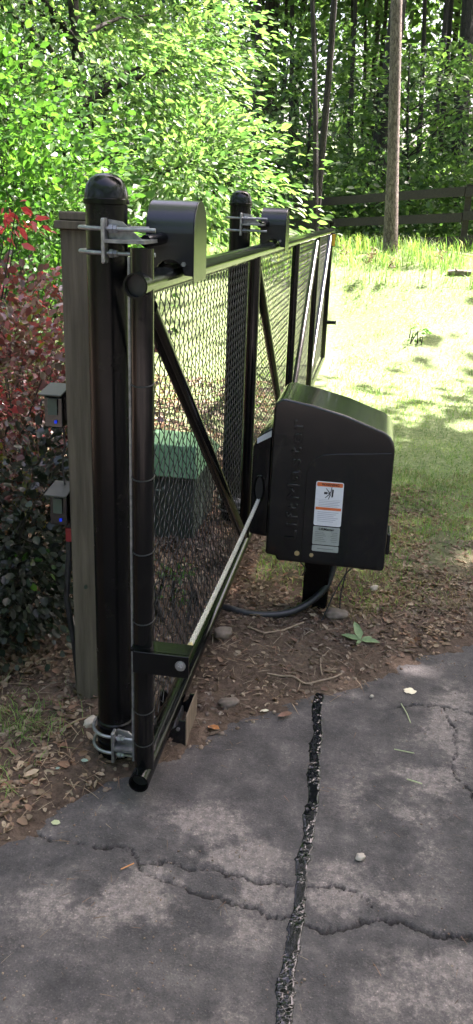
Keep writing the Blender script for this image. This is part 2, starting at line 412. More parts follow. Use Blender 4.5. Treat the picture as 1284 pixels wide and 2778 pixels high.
xs = spaced(-90, -1.9, 1.2, 90, 0.014); ys = spaced(-30, 1.4, 5.2, 130, 0.016)
X, Y, F = grid(xs, ys)
s = edge_s(X, Y)
near = np.exp(-(np.maximum(0, np.abs(Y - 3) - 4) / 5) ** 2)
Z = height(X, Y)
lump = (fbm(X, Y, 0.35, 4, 3) - 0.5) * 0.05 + (fbm(X, Y, 0.05, 3, 9) - 0.5) * 0.028
Z = Z + lump * near + (1 - near) * (fbm(X, Y, 2.0, 3, 5) - 0.5) * 0.10
Z = Z + np.where(s > 0, 0.012 + 0.01 * sm(0, 0.3, s) + (fbm(X, Y, 0.02, 2, 12) - 0.5) * 0.012 * near, 0)
Z = np.where(s < 0, 0.010 + lump * near + (fbm(X, Y, 0.02, 2, 12) - 0.5) * 0.012 - 0.20 * np.clip(-s, 0, 1), Z)
green = sm(5.0, 7.5, Y + 1.3 * (X > -0.5) + (fbm(X, Y, 1.0, 3, 21) - 0.5) * 2.5)
gme = raw_mesh('ground', np.stack([X, Y, Z], 1), F, True, {'green': green * 0.95})
gme.materials.append(M['soil'])
ground = link(bpy.data.objects.new('ground', gme)); ground['kind'] = 'structure'

def polydist(x, y, P):
    d = np.full(x.shape, 1e9)
    for (a, b_) in zip(P[:-1], P[1:]):
        a = np.array(a); b_ = np.array(b_); v = b_ - a
        t = np.clip(((x - a[0]) * v[0] + (y - a[1]) * v[1]) / (v @ v), 0, 1)
        d = np.minimum(d, np.hypot(x - a[0] - t * v[0], y - a[1] - t * v[1]))
    return d

CR = [([(-1.1, 1.93), (-0.8, 1.899), (-0.764, 1.902), (-0.703, 1.889), (-0.639, 1.902), (-0.601, 1.919), (-0.566, 1.905), (-0.54, 1.877), (-0.528, 1.855)], 0.0045),
      ([(-0.528, 1.855), (-0.473, 1.87), (-0.437, 1.874), (-0.387, 1.86), (-0.32, 1.878), (-0.242, 1.866), (-0.202, 1.86), (-0.1, 1.865)], 0.0035),
      ([(-0.526, 1.847), (-0.501, 1.821), (-0.407, 1.794), (-0.333, 1.772), (-0.272, 1.777), (-0.226, 1.768), (-0.139, 1.742), (-0.075, 1.755)], 0.0045),
      ([(-0.047, 1.735), (0.005, 1.724), (0.082, 1.754), (0.149, 1.785), (0.199, 1.788), (0.266, 1.784), (0.299, 1.773), (0.375, 1.774), (0.8, 1.72)], 0.006),
      ([(-0.052, 1.859), (0.018, 1.881), (0.089, 1.876), (0.125, 1.84), (0.149, 1.785)], 0.003),
      ([(0.199, 2.834), (0.264, 2.869), (0.33, 2.883), (0.385, 2.889), (0.44, 2.878), (0.7, 2.80)], 0.0025),
      ([(0.385, 2.889), (0.43, 2.7), (0.40, 2.5), (0.47, 2.3)], 0.0016)]
xs = spaced(-34, -1.15, 0.85, 30, 0.0055, 1.13); ys = spaced(-40, 1.22, 3.7, 30, 0.0065, 1.13)
X, Y, F = grid(xs, ys)
wx = X + (fbm(X, Y, 0.035, 4, 31, 0.65) - 0.5) * 0.045; wy = Y + (fbm(X, Y, 0.035, 4, 32, 0.65) - 0.5) * 0.045
crack = np.zeros(X.shape)
for P, w in CR:
    w2 = w * (-0.05 + 1.5 * fbm(X, Y, 0.05, 3, 40))
    crack = np.maximum(crack, (w2 > 0.0004) * (1 - sm(w2 * 0.4, w2 * 1.7 + 0.001, polydist(wx, wy, P))))
# worn, paler places
def blob(cx, cy, rx, ry, rot=0):
    c, s_ = math.cos(rot), math.sin(rot); dx = X - cx; dy = Y - cy
    return np.exp(-(((dx * c + dy * s_) / rx) ** 2 + ((-dx * s_ + dy * c) / ry) ** 2))
pl = 0.95 * blob(-0.38, 2.02, 0.17, 0.13) + 0.9 * blob(-0.26, 1.98, 0.15, 0.12) + 0.8 * blob(-0.47, 1.70, 0.17, 0.11) + 0.55 * blob(-0.75, 1.66, 0.14, 0.10) \
    + 0.9 * blob(0.42, 2.90, 0.09, 0.20) + 0.7 * blob(0.36, 2.66, 0.09, 0.12) + 0.75 * blob(0.21, 1.86, 0.13, 0.05) + 0.75 * blob(0.04, 1.82, 0.09, 0.055) \
    + 0.5 * blob(0.02, 1.95, 0.08, 0.08) + 0.8 * blob(-0.30, 1.82, 0.24, 0.045) + 0.8 * blob(0.35, 1.69, 0.2, 0.05) + 0.6 * blob(-0.2, 1.68, 0.12, 0.07) + 0.62 * blob(0.2, 2.2, 0.22, 0.25) + 0.4 * blob(0.35, 2.45, 0.2, 0.2) \
    + 0.55 * blob(-0.4, 1.40, 0.5, 0.12) + 0.6 * blob(0.25, 1.55, 0.25, 0.10)
fb = fbm(X, Y, 0.16, 5, 50, 0.6)
pl = np.clip(pl * 1.35, 0, 1.15) * sm(0.30, 0.58, fb) + 0.10 * sm(0.5, 0.75, fbm(X, Y, 0.3, 5, 51))
far = sm(0.3, 2, np.hypot(np.maximum(0, np.abs(X + 0.15) - 1), np.maximum(0, np.abs(Y - 2.4) - 1.3)))
pl = np.clip(pl * (1 - far) + far * 0.8 * sm(0.42, 0.7, fbm(X, Y, 0.9, 5, 52)), 0, 1)
Z = (fbm(X, Y, 0.5, 3, 60) - 0.5) * 0.012 + (fbm(X, Y, 0.03, 3, 61) - 0.5) * 0.004 + (fbm(X, Y, 0.012, 2, 62) - 0.5) * 0.0022
Z = Z - crack * 0.014 + 0.003 * pl * (fbm(X, Y, 0.02, 2, 66) - 0.3)
rag = (fbm(X, Y, 0.09, 4, 63) - 0.5) * 0.05
s = edge_s(X, Y)
Z = Z - 0.22 * np.clip(s + rag * 1.6 + 0.01, 0, 1)
keep_v = s < 0.16
keep = keep_v[F].all(1)
F = F[keep]; used = np.unique(F); remap = np.full(len(X), -1); remap[used] = np.arange(len(used)); F = remap[F]
dme = raw_mesh('driveway', np.stack([X, Y, Z], 1)[used], F, True, {'pale': pl[used], 'crack': crack[used]})
dme.materials.append(M['asphalt'])
drive = link(bpy.data.objects.new('driveway', dme)); drive['kind'] = 'structure'

# crack sealant ribbon, a part of the driveway
TP = np.array([(-0.089, 2.90), (-0.088, 2.749), (-0.077, 2.62), (-0.074, 2.523), (-0.067, 2.344), (-0.062, 2.243), (-0.064, 2.147), (-0.065, 2.04), (-0.066, 1.957), (-0.066, 1.863), (-0.066, 1.777), (-0.067, 1.70), (-0.067, 1.5), (-0.07, 1.1), (-0.08, 0.6)])
tt = np.arange(0.6, 2.9, 0.0022); cxs = np.interp(tt, TP[::-1, 1], TP[::-1, 0]) + (fbm(tt, tt * 0 + 3, 0.12, 3, 73) - 0.5) * 0.010
nw = 25; u = np.linspace(-1, 1, nw)
wl_ = 0.0178 + 0.016 * (fbm(tt, tt * 0, 0.09, 2, 70) - 0.45) + 0.016 * np.maximum(0, fbm(tt, tt * 0 + 4, 0.016, 3, 74) - 0.50)
wr_ = 0.0178 + 0.016 * (fbm(tt, tt * 0 + 9, 0.07, 2, 71) - 0.45) + 0.020 * np.maximum(0, fbm(tt, tt * 0 + 14, 0.014, 3, 75) - 0.50)
U, T = np.meshgrid(u, tt)
Xr = cxs[:, None] + np.where(U < 0, U * wl_[:, None], U * wr_[:, None])
patch = sm(0.36, 0.52, fbm(Xr, T, 0.045, 3, 76))
Zr = 0.0016 * (1 - U ** 4) + (0.0055 * (fbm(Xr, T, 0.012, 3, 72, 0.5) - 0.5) * patch + 0.0012 * (fbm(Xr, T, 0.05, 2, 77) - 0.5)) * (1 - U ** 6) + (fbm(Xr, T, 0.5, 3, 60) - 0.5) * 0.012 - 0.002 * (np.abs(U) > 0.99) + 0.0015
i = np.arange((nw - 1) * (len(tt) - 1)); r_ = i // (nw - 1); c_ = i % (nw - 1); a_ = r_ * nw + c_
tme = raw_mesh('tar_seam', np.stack([Xr.ravel(), T.ravel(), Zr.ravel()], 1), np.stack([a_, a_ + 1, a_ + nw + 1, a_ + nw], 1), True)
tme.materials.append(M['tar']); tar = link(bpy.data.objects.new('tar_seam', tme), drive)

# ------------------------------------------------------------------ scatter tools
LEAF = (np.array([(0, 0, 0), (0.30, -0.22, 0.06), (0.34, 0.22, 0.06), (0.38, 0, 0), (0.72, -0.16, 0.02), (0.74, 0.16, 0.02), (1.0, 0, -0.10)]),
        np.array([(0, 1, 3), (0, 3, 2), (1, 4, 3), (3, 5, 2), (4, 6, 3), (3, 6, 5)]))
SMALL = (np.array([(0, 0, 0), (0.5, -0.28, 0.05), (1.0, 0, -0.05), (0.5, 0.28, 0.05)]), np.array([(0, 1, 2), (0, 2, 3)]))
ROUND = (np.array([(0, 0, 0), (0.3, -0.33, 0.06), (0.75, -0.3, 0.05), (1, 0, -0.04), (0.75, 0.3, 0.05), (0.3, 0.33, 0.06)]), np.array([(0, 1, 2), (0, 2, 3), (0, 3, 4), (0, 4, 5)]))
CURL = (np.array([(0, 0, 0.05), (0.25, -0.30, 0.22), (0.3, 0.28, 0.15), (0.5, 0.0, 0.0), (0.8, -0.2, 0.20), (0.75, 0.24, 0.26), (1.05, 0.05, 0.2)]),
        np.array([(0, 1, 3), (0, 3, 2), (1, 4, 3), (3, 5, 2), (4, 6, 3), (3, 6, 5)]))

def scatter(P, size, dirs, ups, tmpl):
    """place a leaf template at P with length axis dirs and surface normal ups"""
    T, TF = tmpl
    d = dirs / (np.linalg.norm(dirs, axis=1, keepdims=True) + 1e-9)
    w = np.cross(ups, d); w /= (np.linalg.norm(w, axis=1, keepdims=True) + 1e-9)
    n = np.cross(d, w)
    V = P[:, None, :] + size[:, None, None] * (T[None, :, 0:1] * d[:, None, :] + T[None, :, 1:2] * w[:, None, :] + T[None, :, 2:3] * n[:, None, :])
    F = TF[None] + (np.arange(len(P)) * len(T))[:, None, None]
    return V.reshape(-1, 3), F.reshape(-1, TF.shape[1])

def rnd_dirs(n, flat=1.0):
    v = RNG.normal(size=(n, 3)); v[:, 2] *= flat
    return v / (np.linalg.norm(v, axis=1, keepdims=True) + 1e-9)

def sprays(centers, out, n_per, rad, size, tmpl, droop=0.25, thick=0.18, tilt=0.55):
    m = len(centers); n = m * n_per
    C = np.repeat(centers, n_per, 0); O = np.repeat(out, n_per, 0)
    off = RNG.normal(size=(n, 3)) * rad; off[:, 2] *= thick
    rr = np.linalg.norm(off[:, :2], axis=1); off[:, 2] -= droop * rr
    off += O * rad * 0.5
    P = C + off
    d = off * np.array([1, 1, 0.3]) + O * rad + RNG.normal(size=(n, 3)) * rad * 0.6; d[:, 2] -= 0.3 * rad
    up = np.array([0, 0, 1.0]) + RNG.normal(size=(n, 3)) * tilt
    s_ = size * (0.45 + 0.95 * RNG.random(n) ** 1.3)
    return scatter(P, s_, d, up, tmpl)

def leaf_obj(name, V, F, mat, parent=None, kind=None):
    o0 = np.array(origin(parent)) if parent else np.zeros(3)
    me = raw_mesh(name, V - o0, F, False); me.materials.append(mat)
    o = link(bpy.data.objects.new(name, me), parent)
    if kind: o['kind'] = kind
    return o

def ell_points(n, c, r, shell=0.45, zcut=-1):
    out = []
    while len(out) < n:
        v = RNG.uniform(-1, 1, 3); q = np.linalg.norm(v)
        if q > 1 or v[2] < zcut: continue
        if q < shell and RNG.random() < 0.7: continue
        out.append(v)
    v = np.array(out); wob = 0.82 + 0.36 * fbm(v[:, 0] * 3 + 5, v[:, 1] * 3 + v[:, 2] * 2, 1.0, 2, int(RNG.integers(99)))
    return np.array(c) + v * np.array(r) * wob[:, None], v / (np.linalg.norm(v, axis=1, keepdims=True) + 1e-9)

def trunk_mb(base, top, r0, r1, bend=0.1, n=9, limbs=None, sides=12, flare=1.35):
    base = Vector(base); top = Vector(top); mb = MB(); pts = []; rs = []
    bx, by = random.uniform(-1, 1) * bend, random.uniform(-1, 1) * bend
    for i in range(n + 1):
        t = i / n; p = base.lerp(top, t); k = math.sin(t * PI)
        p.x += bx * k + 0.25 * bend * math.sin(t * 7 + bx * 9) * k; p.y += by * k
        pts.append(p); rs.append(r0 + (r1 - r0) * t + (r0 * (flare - 1) * max(0, 1 - t * 9)))
    pts[0] = pts[0] - Vector((0, 0, 0.25))
    mb.tube(pts, rs, sides)
    for L in (limbs or []):
        L = Vector(L)
        # start where the trunk is a bit lower than the target
        j = min(range(len(pts) - 1), key=lambda q: abs(pts[q].z - (L.z - 0.45 * (L - pts[q]).xy.length)))
        s0 = pts[max(1, j)]; r = min(rs[max(1, j)] * 0.55, 0.02 + 0.012 * (L - s0).length * 1.6)
        mid = s0.lerp(L, 0.5) + Vector((random.uniform(-.1, .1), random.uniform(-.1, .1), 0.10)) * (L - s0).length * 0.7
        mb.tube([s0, s0.lerp(mid, 0.5) + Vector((0, 0, 0.02)), mid, mid.lerp(L, 0.55), L], [r, r * 0.8, r * 0.6, r * 0.4, r * 0.15], 6)
    return mb

# ------------------------------------------------------------------ the gate
GX = -0.595; ZT = 1.595; ZB = 0.105; RT = 0.0302
Y0, Y1 = 2.137, 10.33
gate = thing('sliding_gate', (GX, Y0, 0), 'long black pipe frame sliding gate filled with chain link fabric', 'gate')
tr_ = MB().tube([(GX, 2.073, ZT), (GX, Y1 + 0.03, ZT)], 0.0318, 28, hollow=0.0275).build('top_rail', M['black_paint'], gate, True)
br_ = MB().tube([(GX, 2.070, ZB), (GX, Y1 + 0.03, ZB)], 0.0318, 28, hollow=0.0275).build('bottom_rail', M['black_paint'], gate, True)
for z_, o_ in ((ZT, tr_), (ZB, br_)): MB().tube([(GX, 2.1040, z_), (GX, 2.0985, z_)], 0.0270, 24).build('tube_bore', M['ink'], o_)  # black disc painted in for the shade inside the open tube end
VY = [Y0, 4.155, 6.19, 8.22, Y1]
for i, y in enumerate(VY):
    r = RT if i in (0, 4) else 0.0285
    z1 = 1.682 if i == 0 else (1.68 if i == 4 else ZT - 0.02)
    MB().tube([(GX, y, z1), (GX, y, ZB)], r, 24, hollow=(r * 0.86 if i in (0, 4) else 0)).build('frame_post', M['black_paint'], gate, True)
for a, b_ in (((2.20, 1.53), (4.09, 0.16)), ((4.22, 1.53), (6.12, 0.16)), ((8.15, 1.53), (6.26, 0.16)), ((10.26, 1.53), (8.29, 0.16))):
    MB().tube([(GX, a[0], a[1]), (GX, b_[0], b_[1])], 0.0245, 18).build('brace', M['black_paint'], gate, True)
for z in (1.34, 1.08, 0.86, 0.335, 0.22, 0.64):
    MB().tube([(GX + (RT + 0.001) * math.cos(t), Y0 + (RT + 0.001) * math.sin(t), z + 0.006 * math.sin(t * 1.0)) for t in np.linspace(0, 2 * PI, 20)], 0.0019, 5).build('tie_wire', M['vinyl_wire'], gate, True)
MB().box(GX - RT - 0.006, GX - RT, Y0 - 0.008, Y0 + 0.010, 0.14, 1.66).build('tension_bar', M['cast'], gate)
# chain link: every bay is a part; the wires are too fine and too many to be parts
def chain_link(y0, y1, z0, z1, half=0.0325):
    n = int(round((y1 - y0) / half)); w = (y1 - y0) / n; k = int(round((z1 - z0) / half)); h = (z1 - z0) / k
    zz = z0 + np.arange(k + 1) * h
    V = []; F = []; base = 0; sides = 5; r = 0.0018
    an = np.arange(sides) * 2 * PI / sides
    for c in range(n):
        ph = c % 2
        up = ((np.arange(k + 1) + ph) % 2)
        yy = y0 + c * w + up * w + np.where(up == 1, 0.0012, -0.0012)
        # rounded, slack wire: add a point before and after each corner
        P = []
        for j in range(k + 1):
            dx = 0.0026 * (1 if up[j] else -1) * (1 if c % 2 else -1)
            P.append((GX - 0.029 + dx, yy[j], zz[j]))
            if j < k:
                P.append((GX - 0.029, (yy[j] + yy[j + 1]) / 2 + RNG.normal() * 0.0006, (zz[j] + zz[j + 1]) / 2 + RNG.normal() * 0.0006))
        P = np.array(P); m = len(P)
        ring = np.stack([np.cos(an) * r, np.sin(an) * r * 1.35, 0 * an], 1)
        V.append((P[:, None, :] + ring[None]).reshape(-1, 3))
        i = np.arange(m - 1)[:, None] * sides; q = np.arange(sides)[None]; q2 = (q + 1) % sides
        F.append((np.stack([i + q, i + q2, i + sides + q2, i + sides + q], -1) + base).reshape(-1, 4)); base += m * sides
    return np.concatenate(V), np.concatenate(F)
for a, b_ in zip(VY[:-1], VY[1:]):
    V, F = chain_link(a + 0.02, b_ - 0.02, ZB + 0.03, ZT - 0.03)
    me = raw_mesh('chain_link', V - np.array([GX, Y0, 0]), F, True); me.materials.append(M['vinyl_wire'])
    o = link(bpy.data.objects.new('chain_link', me), gate); o['kind'] = 'stuff'
# chain arm on the near end
arm = MB().box(GX - 0.02, -0.447, 2.088, 2.098, 0.485, 0.556).build('chain_arm', M['black_paint'], gate, bevel=0.002)
MB().box(GX - 0.03, -0.447, 2.0985, 2.16, 0.549, 0.557).build('arm_flange', M['black_paint'], arm)
b1 = MB(); b1.hexbolt((-0.471, 2.078, 0.526), 0.0125, 0.0095, 'y'); b1.tube([(-0.471, 2.0875, 0.526), (-0.471, 2.0845, 0.526)], 0.016, 20); b1.tube([(-0.471, 2.078, 0.526), (-0.471, 2.070, 0.526)], 0.006, 10)
b1.build('bolt', M['galv'], arm)
MB().tube([(-0.462, 2.10, 0.540), (-0.462, 2.19, 0.545)], 0.0065, 10).hexbolt((-0.462, 2.165, 0.5445), 0.011, 0.012, 'y').build('chain_bolt', M['brass'], arm)
# far end fittings
MB().box(-0.578, -0.535, Y1 - 0.075, Y1 - 0.040, 1.42, 1.57).build('reflector_frame', M['black_plastic'], gate, bevel=0.006)
MB().box(-0.572, -0.541, Y1 - 0.079, Y1 - 0.074, 1.432, 1.558).build('reflector', M['amber'], gate, bevel=0.002)
MB().tube([(GX + 0.02, Y1, 0.545), (-0.46, Y1, 0.545)], 0.022, 14).tube([(-0.47, Y1, 0.545), (-0.462, Y1, 0.545)], 0.03, 14).build('latch_pin', M['black_paint'], gate, True)
MB().tube([(GX, Y1, 1.672), (GX, Y1, 1.69)], 0.036, 18).build('end_cap', M['black_paint'], gate, True)

# ------------------------------------------------------------------ gate posts with roller covers
PX, PY = -0.748, 2.33
gp = thing('gate_post', (PX, PY, 0), 'near thick black round gate post with domed cap beside the wooden post', 'post')
MB().lathe((PX, PY, 0), [(0.0575, -0.15), (0.0572, 1.80)], 40).build('pole', M['black_post'], gp, True)
MB().lathe((PX, PY, 0), [(0.0590, 1.783), (0.0632, 1.785), (0.0632, 1.797), (0.0600, 1.799), (0.0592, 1.812), (0.0545, 1.832), (0.0450, 1.848), (0.031, 1.858), (0.016, 1.8625), (0.003, 1.864)], 40).build('dome_cap', M['black_paint'], gp, True, ang=40)
MB().lathe((PX, PY, 0), [(0.062, -0.1), (0.062, 0.155), (0.0576, 0.160)], 40).build('base_sleeve', M['black_post'], gp, True)
def bracket(zc):
    sad = MB().box(-0.735, -0.724, 2.232, 2.266, zc - 0.058, zc + 0.058).build('saddle_plate', M['galv'], gp, bevel=0.004)
    MB().box(-0.735, -0.724, 2.396, 2.430, zc - 0.058, zc + 0.058).build('saddle_plate', M['galv'], gp, bevel=0.004)
    MB().box(-0.7235, -0.615, 2.226, 2.440, zc - 0.004, zc + 0.005).build('shelf_plate', M['cast'], sad)
    MB().prism([(-0.722, zc + 0.006), (-0.63, zc + 0.006), (-0.685, zc + 0.050), (-0.722, zc + 0.055)], 'y', 2.262, 2.270).build('gusset', M['cast'], sad)
    for dz in (-0.031, 0.031):
        pts = [(-0.590, 2.251, zc + dz)]
        pts += [(PX + 0.073 * math.cos(t), PY + 0.079 * math.sin(t), zc + dz) for t in np.linspace(-PI / 2, -3 * PI / 2, 15)]
        pts += [(-0.650, 2.409, zc + dz)]
        ub = MB().tube(pts, 0.0058, 10).build('u_bolt', M['galv'], gp, True)
        MB().hexbolt((-0.716, 2.251, zc + dz), 0.0125, 0.011, 'x').hexbolt((-0.704, 2.251, zc + dz), 0.0105, 0.010, 'x').build('nut', M['cast'], ub)
        MB().hexbolt((-0.716, 2.409, zc + dz), 0.0125, 0.011, 'x').build('nut', M['cast'], ub)
    MB().tube([(-0.640, 2.335, zc), (-0.60, 2.50, zc + 0.01)], 0.017, 12).build('roller_arm', M['black_paint'], gp, True)
bracket(1.692); bracket(0.098)

def hood(sign, zr):
    """roller cover straddling a rail at height zr; sign +1 arches up, -1 arches down"""
    x0, x1, yc, r = -0.662, -0.528, 2.520, 0.090
    zc = zr + sign * 0.118; zb = zr - sign * 0.018
    def arch(rr, n=22):
        return [(yc - rr * math.cos(t), zc + sign * rr * math.sin(t)) for t in np.linspace(0, PI, n)]
    outer = arch(r); inner = arch(r - 0.005)
    cover = MB()
    n = len(outer)
    # bent cover strip
    V = []
    for (p, q) in zip(outer, inner): V += [(x0, p[0], p[1]), (x1, p[0], p[1]), (x0, q[0], q[1]), (x1, q[0], q[1])]
    F = []
    for i in range(n - 1):
        a = i * 4; c = a + 4
        F += [(a, c, c + 1, a + 1), (a + 2, a + 3, c + 3, c + 2), (a, a + 2, c + 2, c), (a + 1, c + 1, c + 3, a + 3)]
    F += [(0, 1, 3, 2), ((n - 1) * 4, (n - 1) * 4 + 2, (n - 1) * 4 + 3, (n - 1) * 4 + 1)]
    cover.add(V, F)
    # flat ends with a round notch for the rail
    for ye in (yc - r, yc + r - 0.005):
        nr = 0.043
        zlow = zr + sign * 0.002
        pts = [(x0, zc), (x1, zc), (x1, zlow)]
        pts += [(GX + nr * math.cos(t), zr + sign * (0.004 + nr * math.sin(t))) for t in np.linspace(0.0, PI, 14)]
        pts += [(x0, zlow)]
        cover.prism(pts, 'y', ye, ye + 0.005)
    side = [(yc - r, zb), (yc + r, zb)] + [(p[0], p[1]) for p in reversed(outer)]
    cv = cover.build('roller_cover', M['hood_plastic'], gp, True, ang=40)
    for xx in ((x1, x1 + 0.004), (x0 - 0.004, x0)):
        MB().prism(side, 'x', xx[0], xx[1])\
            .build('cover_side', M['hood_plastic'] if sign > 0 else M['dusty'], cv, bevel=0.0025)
    w = MB()
    for yy in (yc - 0.040, yc + 0.040):
        w.lathe((0, 0, 0), [], 3) if False else None
        w.tube([(GX - 0.025, yy, zr + sign * 0.066), (GX + 0.025, yy, zr + sign * 0.066)], 0.034, 18)
    w.build('roller', M['cast'], cv, True)
    MB().hexbolt((GX + 0.042, yc - r - 0.007, zr + sign * 0.035), 0.007, 0.006, 'y').build('bolt', M['galv'], cv)
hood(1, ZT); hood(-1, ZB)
gp2 = copy_tree(gp)
gp2.location = (PX - 0.016, 4.71, 0.02)
tag(gp2, 'far thick black round gate post standing behind the chain link fabric', 'post')
for o in (gp, gp2): o['group'] = 'black round gate posts with roller covers'
# the rail height is fixed, so the covers of the second post sit back down on it
for ch in gp2.children:
    if ch.name.startswith('roller_cover'): ch.location = (0.016, 0, -0.02)

# ------------------------------------------------------------------ wooden post
wp = thing('wooden_post', (-0.943, 2.65, 0), 'square weathered wooden post with a stepped cap', 'post')
MB().box(-0.988, -0.897, 2.605, 2.697, -0.15, 1.708).build('post_shaft', M['post_wood'], wp, bevel=0.004)
MB().box(-1.003, -0.882, 2.590, 2.712, 1.7085, 1.733).build('cap_board', M['post_wood'], wp, bevel=0.003)
MB().box(-0.991, -0.894, 2.602, 2.700, 1.7335, 1.760).build('cap_top', M['post_wood'], wp, bevel=0.006)

# two sensors with blue indicator lights
def sensor(z, x, label):
    t = thing('hooded_sensor', (x, 2.63, z), label, 'sensor', 'hooded sensors on the wooden post')
    MB().prism([(2.600, z), (2.680, z), (2.680, z + 0.118), (2.606, z + 0.104)], 'x', x - 0.032, x + 0.032).build('housing', M['black_plastic'], t, bevel=0.005)
    MB().prism([(2.575, z + 0.112), (2.690, z + 0.130), (2.690, z + 0.136), (2.575, z + 0.118)], 'x', x - 0.040, x + 0.040).build('rain_hood', M['sensor_top'], t, bevel=0.002)
    MB().box(x - 0.016, x + 0.016, 2.597, 2.5995, z + 0.045, z + 0.100).build('lens_window', M['bin'], t)
    MB().lathe((x + 0.010, 2.597, z + 0.022), [(0.0045, -0.0045), (0.0045, 0.0045)], 10).build('indicator_light', M['led'], t)
    MB().box(x + 0.0325, -0.9895, 2.635, 2.67, z + 0.02, z + 0.10).build('mount_arm', M['black_plastic'], t)
M['sensor_top'] = simple('faded grey plastic', (0.028, 0.029, 0.025), (0.04, 0.042, 0.035), 20, 0.5)
sensor(1.072, -1.034, 'upper black hooded sensor with a glowing blue light on the wooden post')
sensor(0.722, -1.030, 'lower black hooded sensor with a glowing blue light on the wooden post')
tag(MB().tube([(-1.022, 2.66, 1.075), (-1.020, 2.665, 1.0), (-1.030, 2.66, 0.93), (-1.024, 2.66, 0.855)], 0.0035, 8).build('sensor_cable', M['conduit'], None, True), 'thin black cable running between the two hooded sensors', 'cable')
tag(MB().tube([(-1.012, 2.655, 0.722), (-1.014, 2.65, 0.6), (-1.03, 2.65, 0.42), (-1.008, 2.655, 0.22), (-1.01, 2.70, -0.02)], 0.011, 10).build('cable_conduit', M['conduit'], None, True), 'black conduit dropping from the lower sensor to the soil', 'conduit')
tag(MB().box(-1.022, -0.992, 2.640, 2.662, 0.645, 0.698).build('red_clip', M['redtag'], None, bevel=0.004), 'red plastic clip just under the lower sensor', 'clip')

# ------------------------------------------------------------------ the gate operator
OY = 3.42
op = thing('gate_operator', (-0.16, 3.63, 0), 'black plastic gate operator housing with warning stickers on a short post', 'gate operator')
prof = [(-0.392, 0.345), (-0.345, 0.338), (-0.340, 0.318), (0.128, 0.312), (0.134, 0.330), (0.130, 0.860), (0.124, 0.892), (0.108, 0.918), (0.08, 0.938), (-0.08, 0.995), (-0.22, 1.030), (-0.335, 1.050), (-0.360, 1.046), (-0.378, 1.028), (-0.384, 1.0)]
hs = MB().prism(prof, 'y', OY, 3.80).build('housing', M['black_plastic'], op)
hm = hs.modifiers.new('bevel', 'BEVEL'); hm.width = 0.028; hm.segments = 6; hm.limit_method = 'ANGLE'; hm.angle_limit = R(60); hm.harden_normals = True
hs.data.polygons.foreach_set('use_smooth', np.ones(len(hs.data.polygons), dtype=bool))
curve = [(-0.232 - 0.012 * math.cos(t) + 0.05 * (1 - math.cos(t)) * 0, 0) for t in (0,)]
pan = [(-0.232, 0.335), (0.118, 0.333), (0.119, 0.852), (0.02, 0.842), (-0.10, 0.832), (-0.165, 0.822), (-0.195, 0.805), (-0.218, 0.778), (-0.230, 0.74)]
MB().prism(pan, 'y', OY - 0.005, OY + 0.002).build('access_panel', M['black_plastic'], op, bevel=0.0022)
MB().box(0.1345, 0.152, 3.50, 3.62, 0.36, 0.46).build('side_knob', M['black_plastic'], op, bevel=0.006)
ch = [(-0.482, 0.395), (-0.396, 0.385), (-0.396, 0.898), (-0.425, 0.885), (-0.462, 0.845), (-0.480, 0.805)]
ch_o = MB().prism(ch, 'y', 3.52, 3.78).build('chain_housing', M['black_plastic'], op)
cm = ch_o.modifiers.new('bevel', 'BEVEL'); cm.width = 0.010; cm.segments = 3; cm.limit_method = 'ANGLE'; cm.angle_limit = R(60); cm.harden_normals = True
ch_o.data.polygons.foreach_set('use_smooth', np.ones(len(ch_o.data.polygons), dtype=bool))
ring = MB()
ring.tube([(-0.444 + 0.021 * math.cos(t), 3.517, 0.615 + 0.062 * math.sin(t)) for t in np.linspace(0, 2 * PI, 22)], 0.005, 6)
ring.build('chain_port_rim', M['black_plastic'], ch_o, True)
MB().prism([(-0.444 + 0.020 * math.cos(t), 0.615 + 0.061 * math.sin(t)) for t in np.linspace(0, 2 * PI, 20)[:-1]], 'y', 3.5150, 3.5185).build('chain_port', M['ink'], ch_o)  # flat black plate standing for the shade inside the chain opening
# silver strip on the chain housing shoulder
MB().add([(-0.466, 3.5175, 0.828), (-0.400, 3.5175, 0.872), (-0.400, 3.5175, 0.902), (-0.466, 3.5175, 0.852)], [(0, 1, 2, 3)]) 
MB().prism([(-0.462, 0.822), (-0.4, 0.858), (-0.4, 0.886), (-0.462, 0.846)], 'y', 3.5155, 3.5190).build('silver_label', M['white'], ch_o)
MB().box(-0.225, -0.106, 3.585, 3.70, -0.15, 0.33).build('mount_post', M['black_post_green'] if 'black_post_green' in M else M['black_post'], op, bevel=0.008)
MB().box(-0.30, 0.02, 3.50, 3.78, 0.296, 0.311).build('base_plate', M['black_post'], op)
for bx_ in (-0.250, -0.186):
    zb_ = 0.363
    MB().hexbolt((bx_, OY - 0.010 if bx_ > -0.232 else OY - 0.006, zb_), 0.0095, 0.008, 'y').tube([(bx_, OY - 0.0045, zb_), (bx_, OY - 0.0012, zb_)], 0.0115, 14).build('brass_bolt', M['brass'], op)

